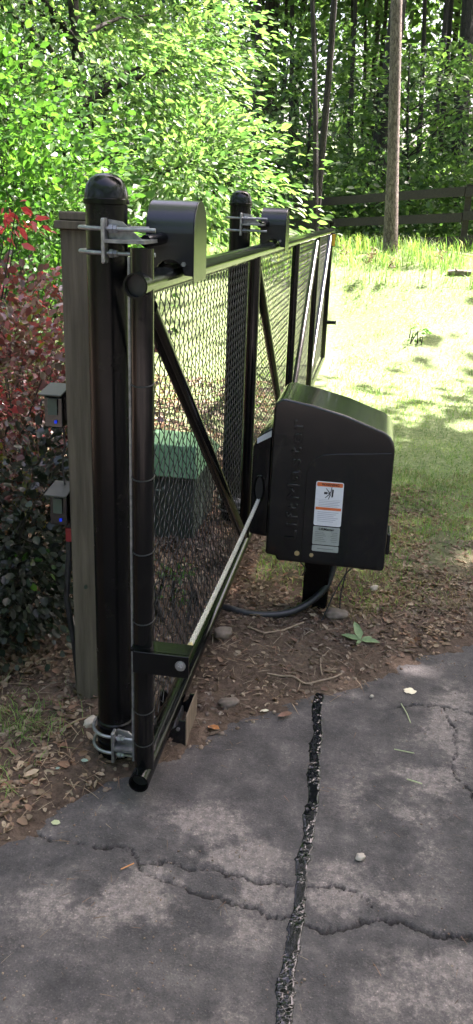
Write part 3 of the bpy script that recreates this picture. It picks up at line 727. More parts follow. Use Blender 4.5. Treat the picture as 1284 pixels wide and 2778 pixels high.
# stickers
FY = OY - 0.0052
def rrect(x0, x1, z0, z1, r):
    P = []
    for cx_, cz_, a0 in ((x1 - r, z1 - r, 0), (x0 + r, z1 - r, 90), (x0 + r, z0 + r, 180), (x1 - r, z0 + r, 270)):
        for k in range(5): a = R(a0 + k * 22.5); P.append((cx_ + r * math.cos(a), cz_ + r * math.sin(a)))
    return P
st = MB().prism(rrect(-0.186, -0.068, 0.505, 0.706, 0.008), 'y', FY - 0.0008, FY).build('warning_sticker', M['white'], op)
f1 = FY - 0.0012
MB().prism(rrect(-0.182, -0.072, 0.684, 0.702, 0.004), 'y', f1, FY - 0.0006).build('header_band', M['orange'], st)
MB().box(-0.182, -0.072, f1, FY - 0.0006, 0.578, 0.590).build('second_band', M['orange'], st)
pk = MB()
pk.prism([(-0.150, 0.650), (-0.136, 0.650), (-0.136, 0.660), (-0.150, 0.660)], 'y', f1, FY - 0.0006)
pk.prism([(-0.118, 0.637), (-0.111, 0.639), (-0.109, 0.672), (-0.116, 0.674)], 'y', f1, FY - 0.0006)
for (a, b_) in (((-0.124, 0.655), (-0.142, 0.676)), ((-0.122, 0.655), (-0.118, 0.684)), ((-0.125, 0.653), (-0.144, 0.633)), ((-0.122, 0.651), (-0.130, 0.628)), ((-0.124, 0.655), (-0.136, 0.656))):
    dx, dz = b_[0] - a[0], b_[1] - a[1]; L = math.hypot(dx, dz); nx, nz = -dz / L * 0.0022, dx / L * 0.0022
    pk.prism([(a[0] - nx, a[1] - nz), (b_[0] - nx * .6, b_[1] - nz * .6), (b_[0] + nx * .6, b_[1] + nz * .6), (a[0] + nx, a[1] + nz)], 'y', f1, FY - 0.0006)
pk.build('hazard_pictogram', M['ink'], st)
fl = MB()
for k in range(4): fl.box(-0.170, -0.080 - 0.008 * (k % 2), f1, FY - 0.0006, 0.6165 - k * 0.0075, 0.6195 - k * 0.0075)
for k in range(6): fl.box(-0.172, -0.082 - 0.01 * (k % 3), f1, FY - 0.0006, 0.5665 - k * 0.0085, 0.5695 - k * 0.0085)
fl.box(-0.182, -0.072, f1, FY - 0.0006, 0.6245, 0.6260)
o = fl.build('fine_print', M['grey_ink'], st); o['kind'] = 'stuff'
s2 = MB().prism(rrect(-0.186, -0.070, 0.416, 0.500, 0.005), 'y', FY - 0.0008, FY).build('rating_label', M['greylabel'], op)
s3 = MB().prism(rrect(-0.186, -0.070, 0.384, 0.412, 0.005), 'y', FY - 0.0008, FY).build('lower_label', M['greylabel'], op)
fl = MB()
for k in range(6):
    fl.box(-0.176, -0.140 + 0.006 * (k % 3), f1, FY - 0.0006, 0.4740 - k * 0.0085, 0.4765 - k * 0.0085)
    fl.box(-0.108 + 0.004 * (k % 2), -0.080, f1, FY - 0.0006, 0.4740 - k * 0.0085, 0.4765 - k * 0.0085)
o = fl.build('fine_print', M['dark_grey_ink'], s2); o['kind'] = 'stuff'
MB().box(-0.163, -0.093, f1, FY - 0.0006, 0.395, 0.3985).build('print_line', M['dark_grey_ink'], s3)

def text(body, size, mat, name, parent, mtx, extrude=0.0004, bevel=0.0, space=1.0, bold=0.0, sx=1.0):
    cu = bpy.data.curves.new(name, 'FONT'); cu.body = body; cu.size = size; cu.extrude = extrude; cu.bevel_depth = bevel
    cu.align_x = 'CENTER'; cu.align_y = 'CENTER'; cu.space_character = space; cu.offset = bold
    tmp = bpy.data.objects.new('lettering_curve', cu); S.collection.objects.link(tmp)
    dg = bpy.context.evaluated_depsgraph_get(); dg.update()
    me = bpy.data.meshes.new_from_object(tmp.evaluated_get(dg))
    bpy.data.objects.remove(tmp); me.name = name
    me.transform(Matrix.Diagonal((sx, 1, 1, 1)))
    me.transform(mtx)
    me.transform(Matrix.Translation(-origin(parent)))
    me.materials.clear(); me.materials.append(mat)
    return link(bpy.data.objects.new(name, me), parent)
face = Matrix.Rotation(R(90), 4, 'X')
text('WARNING', 0.0155, M['ink'], 'warning_lettering', st, Matrix.Translation((-0.124, f1 - 0.0002, 0.693)) @ face, bold=0.0003)
text('LiftMaster', 0.0165, M['ink'], 'maker_lettering', s2, Matrix.Translation((-0.128, f1 - 0.0002, 0.489)) @ face, bold=0.0003)
up_rot = Matrix.Rotation(R(90), 4, 'X') @ Matrix.Rotation(R(90), 4, 'Z')
text('LiftMaster', 0.072, M['black_plastic'], 'embossed_lettering', op, Matrix.Translation((-0.281, OY - 0.0005, 0.69)) @ up_rot, extrude=0.0042, bevel=0.0022, space=1.25, sx=1.45)

# drive chain: side plates and rollers of a long roller chain, joined
dc = MB(); pitch = 0.0127; y = 2.19; k = 0
while y < 3.56:
    t = (y - 2.19) / 1.37; z = 0.5455 + 0.012 * t - 0.10 * t * (1 - t) * 0.35 + 0.008 * t; x = -0.462 + 0.018 * t
    w = 0.0062 if k % 2 else 0.0040
    for sx_ in (-1, 1):
        dc.box(x + sx_ * w - 0.0009, x + sx_ * w + 0.0009, y - 0.0016, y + pitch + 0.0016, z - 0.0052, z + 0.0052)
    dc.tube([(x - 0.0072, y, z), (x + 0.0072, y, z)], 0.0038, 6)
    y += pitch; k += 1
tag(dc.build('drive_chain', M['chain']), 'steel roller chain stretched from the gate arm to the operator', 'chain')

# conduit and cables
cp = [(-0.80, 3.60, -0.02), (-0.68, 3.52, 0.015), (-0.567, 3.472, 0.032), (-0.468, 3.441, 0.032), (-0.358, 3.447, 0.032), (-0.253, 3.49, 0.045), (-0.165, 3.56, 0.085), (-0.115, 3.60, 0.14), (-0.092, 3.64, 0.22), (-0.088, 3.66, 0.30)]
def smooth_path(P, n=8):
    P = [Vector(p) for p in P]; out = []
    for i in range(len(P) - 1):
        a = P[max(i - 1, 0)]; b_ = P[i]; c = P[i + 1]; d = P[min(i + 2, len(P) - 1)]
        for k in range(n):
            t = k / n
            out.append(0.5 * ((2 * b_) + (c - a) * t + (2 * a - 5 * b_ + 4 * c - d) * t * t + (3 * b_ - a - 3 * c + d) * t ** 3))
    out.append(P[-1]); return out
pp = smooth_path(cp, 14)
tag(MB().tube(pp, [0.0168 if (i % 3) else 0.0158 for i in range(len(pp))], 14).build('power_conduit', M['conduit'], None, True), 'thick black flexible conduit curving over the soil from the operator', 'conduit')
for i, (P, lab) in enumerate([([(-0.02, 3.60, 0.31), (-0.03, 3.57, 0.22), (-0.045, 3.55, 0.12), (-0.04, 3.53, 0.01)], 'thin black cable hanging nearly straight under the operator'),
                              ([(0.06, 3.56, 0.31), (0.05, 3.54, 0.285), (-0.01, 3.52, 0.27), (-0.07, 3.5, 0.16), (-0.12, 3.46, 0.02)], 'thin black cable looping diagonally under the operator'),
                              ([(-0.24, 3.56, 0.32), (-0.245, 3.53, 0.285), (-0.215, 3.52, 0.25), (-0.228, 3.55, 0.20)], 'short thin black cable left of the operator post'),
                              ([(0.075, 3.58, 0.31), (0.07, 3.56, 0.27), (0.03, 3.55, 0.262), (0.0, 3.57, 0.30)], 'small loop of black cable below the operator corner')]):
    tag(MB().tube(smooth_path(P), 0.0032, 7).build('thin_cable', M['conduit'], None, True), lab, 'cable', 'cables under the operator')

# ------------------------------------------------------------------ bin behind the gate
bn = thing('storage_bin', (-1.12, 4.6, 0), 'dark plastic storage bin with a pale green lid behind the gate', 'bin')
MB().add([(-1.36, 4.28, -0.02), (-0.905, 4.28, -0.02), (-0.905, 4.86, -0.02), (-1.36, 4.86, -0.02), (-1.40, 4.23, 0.42), (-0.885, 4.23, 0.42), (-0.885, 4.91, 0.42), (-1.40, 4.91, 0.42)],
         [(0, 3, 2, 1), (4, 5, 6, 7), (0, 1, 5, 4), (1, 2, 6, 5), (2, 3, 7, 6), (3, 0, 4, 7)]).build('bin_body', M['bin'], bn, bevel=0.02)
MB().add([(-1.415, 4.21, 0.405), (-0.872, 4.21, 0.405), (-0.872, 4.93, 0.405), (-1.415, 4.93, 0.405), (-1.405, 4.225, 0.585), (-0.885, 4.225, 0.585), (-0.90, 4.62, 0.56), (-1.405, 4.62, 0.56)],
         [(0, 3, 2, 1), (0, 1, 5, 4), (1, 2, 6, 5), (2, 3, 7, 6), (3, 0, 4, 7), (4, 5, 6, 7)]).build('bin_lid', M['bin_lid'], bn, bevel=0.008)
MB().tube([(-1.22, 4.222, 0.34), (-1.22, 4.195, 0.33), (-1.06, 4.195, 0.33), (-1.06, 4.222, 0.34)], 0.010, 8).build('handle', M['bin'], bn, True)

# ------------------------------------------------------------------ board fence
fn = thing('board_fence', (0, 16.5, 1.0), 'old dark wooden board fence at the edge of the woods', 'fence')
A = np.array([1.37, 15.5]); Bp = np.array([-1.34, 18.0]); dirv = Bp - A
def fpt(t): return A + dirv * t
def fz(t): return 1.10 + (0.85 - 1.10) * t
for t in (-2, -1, 0, 1, 2, 3, 4):
    p = fpt(t * 1.0 if t < 1 else 1 + (t - 1) * 0.8)
    z = fz(min(max(t, -1), 1.6)); lean = random.uniform(-0.02, 0.02)
    MB().add([(p[0] - 0.05, p[1] - 0.05, z - 0.4), (p[0] + 0.05, p[1] - 0.05, z - 0.4), (p[0] + 0.05, p[1] + 0.05, z - 0.4), (p[0] - 0.05, p[1] + 0.05, z - 0.4),
              (p[0] - 0.05 + lean, p[1] - 0.05, z + 1.22), (p[0] + 0.05 + lean, p[1] - 0.05, z + 1.22), (p[0] + 0.05 + lean, p[1] + 0.05, z + 1.22), (p[0] - 0.05 + lean, p[1] + 0.05, z + 1.22)],
             [(0, 3, 2, 1), (4, 5, 6, 7), (0, 1, 5, 4), (1, 2, 6, 5), (2, 3, 7, 6), (3, 0, 4, 7)]).build('fence_post', M['fence_wood'], fn)
ts = [-2, -1, 0, 1, 1.8, 2.6, 3.4]
nrm = np.array([dirv[1], -dirv[0]]); nrm = nrm / np.linalg.norm(nrm)
if nrm[1] > 0: nrm = -nrm
for a, c in zip(ts[:-1], ts[1:]):
    for hgt, wid in ((1.12, 0.15), (0.72, 0.15), (0.33, 0.15)):
        p = fpt(a) + nrm * 0.068; q = fpt(c) + nrm * 0.068
        za = fz(min(max(a, -1), 1.6)) + hgt + random.uniform(-.02, .02); zc = fz(min(max(c, -1), 1.6)) + hgt + random.uniform(-.02, .02)
        d = (q - p); p = p + d * 0.003; q = q - d * 0.003; o_ = nrm * 0.03; h = wid / 2
        V = [(p[0], p[1], za - h), (q[0], q[1], zc - h), (q[0], q[1], zc + h), (p[0], p[1], za + h)]
        V += [(x + o_[0], y_ + o_[1], z) for x, y_, z in V]
        MB().add(V, [(0, 1, 2, 3), (7, 6, 5, 4), (0, 4, 5, 1), (1, 5, 6, 2), (2, 6, 7, 3), (3, 7, 4, 0)]).build('board', M['fence_wood'], fn)

# ------------------------------------------------------------------ trees
def gz(x, y): return float(height(np.array(x), np.array(y)))
def tree(name, base, top, r0, r1, bend, crown, label, group=None, mat='dark_bark', lmat='forest', nsp=70, nper=26, rad=0.55, lsize=0.2, tmpl=SMALL, limbs=12, sides=12, cat='tree'):
    t = thing(name, base, label, cat, group)
    c, r = crown
    P, O = ell_points(nsp, c, r)
    lim = [tuple(P[i]) for i in RNG.choice(len(P), min(limbs, len(P)), replace=False)]
    trunk_mb(base, top, r0, r1, bend, limbs=lim, sides=sides).build('trunk', M[mat], t, True)
    V, F = sprays(P, O, nper, rad, lsize, tmpl)
    leaf_obj('crown', V, F, M[lmat], t)
    return t

# the tree leaning its bright foliage over the far side of the gate
mt = thing('broadleaf_tree', (-2.75, 8.6, gz(-2.75, 8.6)), 'low branching broadleaf tree with sunlit yellow green foliage behind the gate', 'tree')
P1, O1 = ell_points(210, (-3.25, 8.3, 3.3), (1.65, 1.5, 1.9), 0.5)
P2, O2 = ell_points(30, (-1.75, 7.6, 2.15), (0.55, 0.8, 0.45), 0.2)
P3, O3 = ell_points(16, (-3.6, 7.4, 2.4), (0.8, 0.8, 0.8), 0.2)
P = np.concatenate([P1, P2, P3]); O = np.concatenate([O1, O2, O3])
lim = [tuple(P[i]) for i in RNG.choice(len(P), 60, replace=False)]
trunk_mb((-2.75, 8.6, gz(-2.75, 8.6)), (-3.1, 8.4, 4.8), 0.10, 0.03, 0.15, limbs=lim).build('trunk', M['dark_bark'], mt, True)
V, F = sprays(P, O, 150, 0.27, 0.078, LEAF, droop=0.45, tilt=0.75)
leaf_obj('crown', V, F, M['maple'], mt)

def shrub(name, label, base, blobs, mat, nper, rad, lsize, tmpl, stems=14, extra=None, cat='shrub', group=None, thick=0.7, tilt=0.9, smat='dark_bark'):
    t = thing(name, base, label, cat, group)
    Ps, Os = [], []
    for n, c, r in blobs:
        p, o = ell_points(n, c, r, 0.5); Ps.append(p); Os.append(o)
    P = np.concatenate(Ps); O = np.concatenate(Os)
    mb = MB()
    for i in RNG.choice(len(P), min(stems, len(P)), replace=False):
        b0 = Vector(base) + Vector((random.uniform(-.12, .12), random.uniform(-.12, .12), -0.02)); e = Vector(P[i])
        mid = b0.lerp(e, 0.5) + Vector((random.uniform(-.05, .05), random.uniform(-.05, .05), 0.08))
        mb.tube([b0, b0.lerp(mid, .5), mid, e], [0.010, 0.008, 0.006, 0.002], 5)
    mb.build('stems', M[smat], t, True)
    V, F = sprays(P, O, nper, rad, lsize, tmpl, droop=0.1, thick=thick, tilt=tilt)
    leaf_obj('foliage', V, F, M[mat], t)
    for (nm, m_, n, c, r, np_, ra, ls, tp) in (extra or []):
        p, o = ell_points(n, c, r, 0.6)
        V, F = sprays(p, o, np_, ra, ls, tp, droop=0.0, thick=0.8, tilt=0.9)
        leaf_obj(nm, V, F, M[m_], t)
    return t

shrub('green_shrub', 'tall glossy green shrub left of the wooden post top', (-2.55, 5.9, gz(-2.55, 5.9)),
      [(110, (-2.65, 5.9, 1.85), (0.85, 0.75, 0.95)), (40, (-2.2, 5.5, 1.4), (0.5, 0.5, 0.5))], 'green_bush', 60, 0.16, 0.055, ROUND, 24)
shrub('red_shrub', 'wine red leaved shrub with pink new growth left of the wooden post', (-1.75, 3.7, 0),
      [(95, (-1.78, 3.65, 0.98), (0.62, 0.55, 0.52)), (50, (-1.45, 3.3, 0.95), (0.36, 0.36, 0.42))], 'red_leaf', 62, 0.085, 0.034, ROUND, 26,
      extra=[('new_growth', 'pink_leaf', 34, (-1.75, 3.5, 1.15), (0.58, 0.5, 0.45), 26, 0.06, 0.036, SMALL),
             ('bronze_leaves', 'olive_leaf', 22, (-1.4, 3.25, 0.95), (0.36, 0.3, 0.45), 22, 0.07, 0.042, LEAF)])
shrub('red_twig_shrub', 'upright shrub with a few bright red leaves at the photo edge', (-2.0, 3.9, 0),
      [(5, (-1.80, 3.8, 1.45), (0.22, 0.3, 0.16)), (5, (-1.60, 3.5, 1.76), (0.10, 0.12, 0.10))], 'pink_leaf', 14, 0.05, 0.05, LEAF, 16)
shrub('dark_shrub', 'low dark evergreen shrub in the shade under the red leaved shrub', (-1.55, 3.0, 0),
      [(70, (-1.55, 3.05, 0.34), (0.42, 0.42, 0.30)), (40, (-1.28, 2.95, 0.55), (0.20, 0.30, 0.35)), (30, (-1.9, 2.9, 0.4), (0.35, 0.35, 0.35))], 'dark_shrub', 56, 0.075, 0.036, ROUND, 20,
      extra=[('pale_leaves', 'green_bush', 4, (-1.30, 2.80, 0.42), (0.22, 0.10, 0.18), 7, 0.05, 0.036, ROUND)])
shrub('bronze_shrub', 'spreading bronze leaved shrub growing beyond the storage bin', (-2.6, 5.1, gz(-2.6, 5.1)),
      [(70, (-2.5, 4.9, 0.75), (0.55, 0.5, 0.42))], 'red_leaf', 55, 0.09, 0.04, ROUND, 18)
shrub('leafy_seedling', 'small green leafy plant growing close behind the lower gate mesh', (-0.80, 3.35, 0.01),
      [(9, (-0.80, 3.36, 0.15), (0.07, 0.14, 0.12))], 'green_bush', 12, 0.03, 0.035, SMALL, 9)

# pine in front of the fence
tree('pine_tree', (0.16, 14.5, 1.25), (-0.75, 14.5, 13.0), 0.098, 0.06, 0.03, ((-0.2, 14.8, 13.2), (3.4, 3.0, 2.8)), 'slender pine with scaly pale bark standing in front of the fence', mat='pine_bark', lmat='pine_needle', nsp=260, nper=50, rad=0.5, lsize=0.22, sides=18, limbs=24)
# two large shade trees whose crowns hang above the gate and driveway
def big_tree(label, base, top, blobs, r0=0.24):
    t = thing('shade_tree', base, label, 'tree', 'large shade trees over the driveway')
    Ps, Os = [], []
    for n, c, r in blobs:
        p, o = ell_points(n, c, r, 0.3); Ps.append(p); Os.append(o)
    P = np.concatenate(Ps); O = np.concatenate(Os)
    lim = [tuple(P[i]) for i in RNG.choice(len(P), 45, replace=False)]
    trunk_mb(base, top, r0, 0.07, 0.2, limbs=lim, sides=14).build('trunk', M['dark_bark'], t, True)
    V, F = sprays(P, O, 46, 0.55, 0.23, SMALL, droop=0.1, thick=0.35)
    leaf_obj('crown', V, F, M['forest'], t)
big_tree('large shade tree right of the driveway with its crown above the gate', (6.2, 5.6, gz(6.2, 5.6)), (5.2, 6.6, 11.5),
         [(480, (7.0, 7.8, 10.2), (3.4, 3.8, 1.7)), (340, (2.4, 5.1, 9.8), (3.4, 2.2, 1.4))])
big_tree('large shade tree left of the driveway with its crown out over the shrubs', (-5.2, 4.2, 0), (-4.2, 5.2, 11.5),
         [(170, (-5.2, 4.0, 10.2), (2.8, 3.2, 1.7))])

# named trunks of the woods: x, y at foot, x at 12 m up, radius, lean, crown centre height
W = [('leaning_tree', -0.36, 22.0, 0.10, 0.24, 'thick dark leaning trunk just left of the pine'),
     ('thin_tree', -1.27, 17.2, -2.35, 0.055, 'slender forked tree growing left of the fence corner'),
     ('thin_tree', -1.36, 17.6, -1.15, 0.075, 'upright slender tree touching the forked tree'),
     ('woodland_tree', -3.83, 26, -4.1, 0.11, 'dark trunk showing above the sunlit broadleaf tree'),
     ('woodland_tree', 0.89, 26, 0.1, 0.075, 'dark straight trunk right of the pine'),
     ('woodland_tree', 1.02, 24, 0.95, 0.085, 'left trunk of a close dark pair right of the pine'),
     ('woodland_tree', 1.30, 24.3, 0.9, 0.08, 'right trunk of a close dark pair right of the pine'),
     ('woodland_tree', 1.92, 24, 1.3, 0.22, 'thickest dark trunk at the right edge of the woods'),
     ('woodland_tree', -2.93, 28, -3.4, 0.09, 'thin dark trunk behind the far gate post'),
     ('woodland_tree', -1.22, 26, -1.6, 0.07, 'thin straight trunk midway between fork and pine'),
     ('woodland_tree', -1.16, 30, -1.9, 0.065, 'very thin trunk second left of the leaning trunk'),
     ('woodland_tree', -0.92, 32, -1.7, 0.07, 'very thin trunk next left of the leaning trunk'),
     ('woodland_tree', -3.63, 30, -3.6, 0.075, 'thin trunk above the second roller cover'),
     ('woodland_tree', 2.0, 28, 1.3, 0.07, 'thin trunk between the dark pair and the thickest trunk')]
for i, (nm, x, y, xt, r, lab) in enumerate(W):
    b0 = (x, y, gz(x, y)); hgt = random.uniform(11, 14)
    low = nm == 'thin_tree'
    tree(nm, b0, (xt, y + random.uniform(-.5, .5), b0[2] + hgt), r, r * 0.4, 0.15, ((xt, y, b0[2] + hgt * 0.78), (1.9, 1.9, 3.2)), lab, 'trees of the woods behind the fence', nsp=44, nper=24, rad=0.5, lsize=0.24, limbs=10, sides=9)
# understorey trees with foliage at eye height
US = [(-1.9, 20.5, 1.6, 'light green understorey tree behind the fence left end'), (-4.6, 19.0, 2.0, 'broad understorey tree behind the sunlit tree'), (0.6, 21.0, 1.5, 'small understorey tree right behind the pine'),
      (2.4, 19.5, 1.7, 'small understorey tree behind the right fence bay'), (-3.0, 24.0, 1.9, 'rounded understorey tree deep left in the woods'), (3.8, 24.0, 2.0, 'rounded understorey tree at the right woods edge'), (-7.5, 16.0, 2.4, 'wide understorey tree at the far left')]
for x, y, r, lab in US:
    b0 = (x, y, gz(x, y)); hh = random.uniform(2.3, 3.2)
    tree('understorey_tree', b0, (x + random.uniform(-.4, .4), y, b0[2] + hh + 1.2), 0.05, 0.02, 0.1, ((x, y, b0[2] + hh), (r, r * 0.8, 1.5)), lab, 'understorey trees of the woods', nsp=60, nper=30, rad=0.38, lsize=0.15, limbs=14, sides=7)
# far thin trees, copies of three
protos = []
for k in range(3):
    t = tree('far_tree', (0, 0, 0), (random.uniform(-.8, .8), 0, 13), 0.11 + 0.03 * k, 0.04, 0.2, ((0, 0, 10.5), (2.3, 2.3, 3.6)), 'dark trunk among the far woods', 'far trees of the woods', nsp=44, nper=22, rad=0.6, lsize=0.32, limbs=9, sides=7)
    protos.append(t)
for i in range(40):
    o = protos[i] if i < 3 else copy_tree(protos[i % 3])
    y = random.uniform(29, 58); x = random.uniform(-0.55 * y + 4, 0.22 * y + 2)
    o.location = (x, y, gz(x, y) - 0.1); o.rotation_euler = (0, 0, random.uniform(0, 6.28)); sc = random.uniform(0.85, 1.25); o.scale = (sc, sc, sc)

# masses nobody could count
def cloud(name, n, xr, yr, hr, size, mat, tmpl=SMALL, clump=0.9, power=1.0, label=None, cat=None):
    nc = n // 60; y = RNG.uniform(yr[0], yr[1], nc); f = (y / yr[1])
    x = RNG.uniform(0, 1, nc) * (xr[1] * f - xr[0] * f) + xr[0] * f
    h = hr[0] + (hr[1] - hr[0]) * RNG.random(nc) ** power
    C = np.stack([x, y, height(x, y) + h], 1); O = rnd_dirs(nc, 0.4)
    V, F = sprays(C, O, 60, clump, size, tmpl, droop=0.1, thick=0.5, tilt=0.8)
    return tag(leaf_obj(name, V, F, M[mat]), label, cat, None, 'stuff')
cloud('undergrowth', 42000, (-11, 5), (18.5, 27), (0.0, 1.7), 0.13, 'forest', ROUND, 0.5, 1.3, 'tangled green undergrowth behind the board fence', 'undergrowth')
cloud('woodland_foliage', 34000, (-16, 30), (22, 38), (8.5, 15), 0.40, 'forest', SMALL, 1.2, 1.0, 'high leaf canopy closing over the woods behind the fence', 'foliage')
cloud('woodland_foliage', 90000, (-34, 16), (27, 60), (0.5, 16), 0.36, 'forest', SMALL, 1.3, 1.0, 'green foliage filling the far woods', 'foliage')

# the woods close round the driveway on the other sides as well
def ring(n, cx_, cy_, r0, r1, a0, a1, h0, h1, size, clump):
    nc = n // 60; a = RNG.uniform(R(a0), R(a1), nc); rr = RNG.uniform(r0, r1, nc)
    C = np.stack([cx_ + rr * np.cos(a), cy_ + rr * np.sin(a), RNG.uniform(h0, h1, nc)], 1)
    return sprays(C, rnd_dirs(nc, 0.4), 60, clump, size, SMALL, droop=0.1, thick=0.6, tilt=0.9)
V, F = ring(70000, 0, 2, 12, 17, 128, 418, 0.2, 14, 0.42, 1.1)
tag(leaf_obj('woodland_foliage', V, F, M['forest']), 'green woods closing round the driveway behind the viewer', 'foliage', None, 'stuff')

# ------------------------------------------------------------------ grass
def blades(n, xr, yr, hmin, hmax, w, dens, mat, name, lean=0.5, label=None, seed=80):
    x = RNG.uniform(xr[0], xr[1], n); y = RNG.uniform(yr[0], yr[1], n)
    keep = RNG.random(n) < dens(x, y); x = x[keep]; y = y[keep]; n = len(x)
    z = height(x, y) + (fbm(x, y, 0.35, 4, 3) - 0.5) * 0.05 * np.exp(-(np.maximum(0, np.abs(y - 3) - 4) / 5) ** 2) + np.where(y < 6, 0.012, 0) - 0.012
    z = z + (1 - np.exp(-(np.maximum(0, np.abs(y - 3) - 4) / 5) ** 2)) * (fbm(x, y, 2.0, 3, 5) - 0.5) * 0.10
    h = RNG.uniform(hmin, hmax, n); a = RNG.uniform(0, 2 * PI, n); l = RNG.uniform(0.1, lean, n) * h
    ww = w * RNG.uniform(0.6, 1.4, n); b2 = a + PI / 2 + RNG.normal(size=n) * 0.3
    dx, dy = np.cos(a), np.sin(a); sx_, sy_ = np.cos(b2) * ww / 2, np.sin(b2) * ww / 2
    V = np.zeros((n, 5, 3))
    V[:, 0] = np.stack([x - sx_, y - sy_, z], 1); V[:, 1] = np.stack([x + sx_, y + sy_, z], 1)
    V[:, 2] = np.stack([x + dx * l * 0.35 - sx_ * .8, y + dy * l * 0.35 - sy_ * .8, z + h * 0.6], 1)
    V[:, 3] = np.stack([x + dx * l * 0.35 + sx_ * .8, y + dy * l * 0.35 + sy_ * .8, z + h * 0.6], 1)
    V[:, 4] = np.stack([x + dx * l, y + dy * l, z + h * (1 - 0.25 * (l / h))], 1)
    F = np.array([(0, 1, 3), (0, 3, 2), (2, 3, 4)])[None] + (np.arange(n) * 5)[:, None, None]
    return tag(leaf_obj(name, V.reshape(-1, 3), F.reshape(-1, 3), M[mat]), label, 'grass', None, 'stuff')
def d_right(x, y):
    p = fbm(x, y, 0.55, 4, 90); d = sm(0.30, 0.55, p + 0.14 * sm(4.5, 7, y) + 0.12 * sm(6, 9, y))
    start = sm(3.45, 4.5, y - 0.45 * x + (fbm(x, y, 0.4, 3, 91) - 0.5) * 1.2)
    return np.clip(d, 0.12, 1) * start * (x > -0.52) * (edge_s(x, y) > 0.12)
blades(80000, (-0.5, 3.2), (3.6, 7.6), 0.025, 0.075, 0.0042, d_right, 'grass', 'lawn_grass', 1.2, 'sunlit and shaded lawn grass right of the gate nearest the operator')
blades(60000, (-0.5, 5.5), (7.6, 14.2), 0.03, 0.10, 0.007, lambda x, y: np.clip(sm(0.25, 0.5, fbm(x, y, 0.8, 3, 92)), 0.35, 1), 'grass', 'lawn_grass', 1.0, 'bright sunlit lawn grass rising toward the fence')
blades(15000, (-4.0, 5.5), (12.6, 15.0), 0.12, 0.34, 0.010, lambda x, y: 0.15 + 0.85 * sm(0.45, 0.6, fbm(x, y, 0.5, 3, 93)), 'grass', 'tall_grass', 0.8, 'tall unmown grass along the bank before the fence')
blades(34000, (-7.0, -0.9), (6.6, 14.0), 0.03, 0.10, 0.008, lambda x, y: sm(6.6, 8.0, y + (fbm(x, y, 0.9, 3, 94) - 0.5) * 2), 'grass', 'lawn_grass', 1.0, 'sunlit grass seen through the gate mesh')
blades(36000, (-0.45, 2.5), (3.2, 6.2), 0.02, 0.07, 0.0034, lambda x, y: sm(0.45, 0.62, fbm(x, y, 0.25, 3, 95)) * (edge_s(x, y) > 0.06) * (x + 0.25 * (y - 3.3) > 0.05), 'dry_grass', 'dry_grass', 1.8, 'dry straw coloured grass on the soil beside the operator')
def tuft_d(cx_, cy_, r): return lambda x, y: np.exp(-(((x - cx_) ** 2 + (y - cy_) ** 2) / r ** 2))
blades(2600, (-1.5, -0.85), (2.1, 2.7), 0.03, 0.10, 0.003, tuft_d(-1.13, 2.40, 0.13), 'grass', 'grass_tuft', 1.6, 'thin grass tuft on the soil left of the wooden post foot')
blades(1600, (-1.3, -0.9), (1.7, 2.3), 0.03, 0.09, 0.003, tuft_d(-1.12, 2.03, 0.09), 'grass', 'grass_tuft', 1.6, 'thin grass tuft beside the leaf litter at the lower left')

# seed heads on the bank
for i, (x, y, hgt, lean, lab) in enumerate([(-0.42, 12.9, 0.40, -0.10, 'leftmost dry seed head on the bank'), (-0.30, 12.8, 0.34, 0.12, 'dry seed head leaning right on the bank'), (-0.13, 12.9, 0.40, 0.02, 'tallest dry seed head on the bank'), (0.10, 12.8, 0.30, 0.06, 'dry seed head just before the pine foot'), (0.62, 12.8, 0.42, 0.2, 'dry seed head right of the pine foot')]):
    z = gz(x, y); t = thing('seed_head', (x, y, z), lab, 'grass stalk', 'dry seed heads on the bank')
    top = Vector((x + lean, y, z + hgt))
    MB().tube([(x, y, z - 0.02), (x + lean * .3, y, z + hgt * .6), top], [0.004, 0.003, 0.002], 5).build('stalk', M['dry_stem'] if 'dry_stem' in M else M['twig'], t, True)
    C = np.array([top + Vector((random.uniform(-.02, .02) + lean * .15 * k / 10, random.uniform(-.02, .02), -0.10 + 0.012 * k)) for k in range(12)])
    V, F = sprays(C, np.tile([[0.2, 0, 0.6]], (12, 1)), 5, 0.014, 0.04, SMALL, droop=0)
    leaf_obj('seeds', V, F, M['seed'] if 'seed' in M else M['litter'], t)

# ------------------------------------------------------------------ litter, pebbles, single leaves and stones
def surf(x, y):
    s_ = edge_s(x, y)
    nr = np.exp(-(np.maximum(0, np.abs(y - 3) - 4) / 5) ** 2)
    lump_ = (fbm(x, y, 0.35, 4, 3) - 0.5) * 0.05 + (fbm(x, y, 0.05, 3, 9) - 0.5) * 0.028
    zs = height(x, y) + lump_ * nr + (1 - nr) * (fbm(x, y, 2.0, 3, 5) - 0.5) * 0.10 + 0.012 + 0.01 * sm(0, 0.3, s_)
    zd = (fbm(x, y, 0.5, 3, 60) - 0.5) * 0.012 + 0.002
    return np.where(s_ > 0.0, np.maximum(zs, zd - 0.01), zd)
def litter(n, xr, yr, dens, smin, smax, name, label, mat='litter', tmpl=CURL, lift=0.0):
    x = RNG.uniform(xr[0], xr[1], n); y = RNG.uniform(yr[0], yr[1], n); k = RNG.random(n) < dens(x, y); x = x[k]; y = y[k]; n = len(x)
    P = np.stack([x, y, surf(x, y) + lift], 1); d = rnd_dirs(n, 0.15); up = np.array([0, 0, 1.0]) + RNG.normal(size=(n, 3)) * 0.38
    V, F = scatter(P, RNG.uniform(smin, smax, n), d, up, tmpl)
    return tag(leaf_obj(name, V, F, M[mat]), label, 'leaf litter', None, 'stuff')
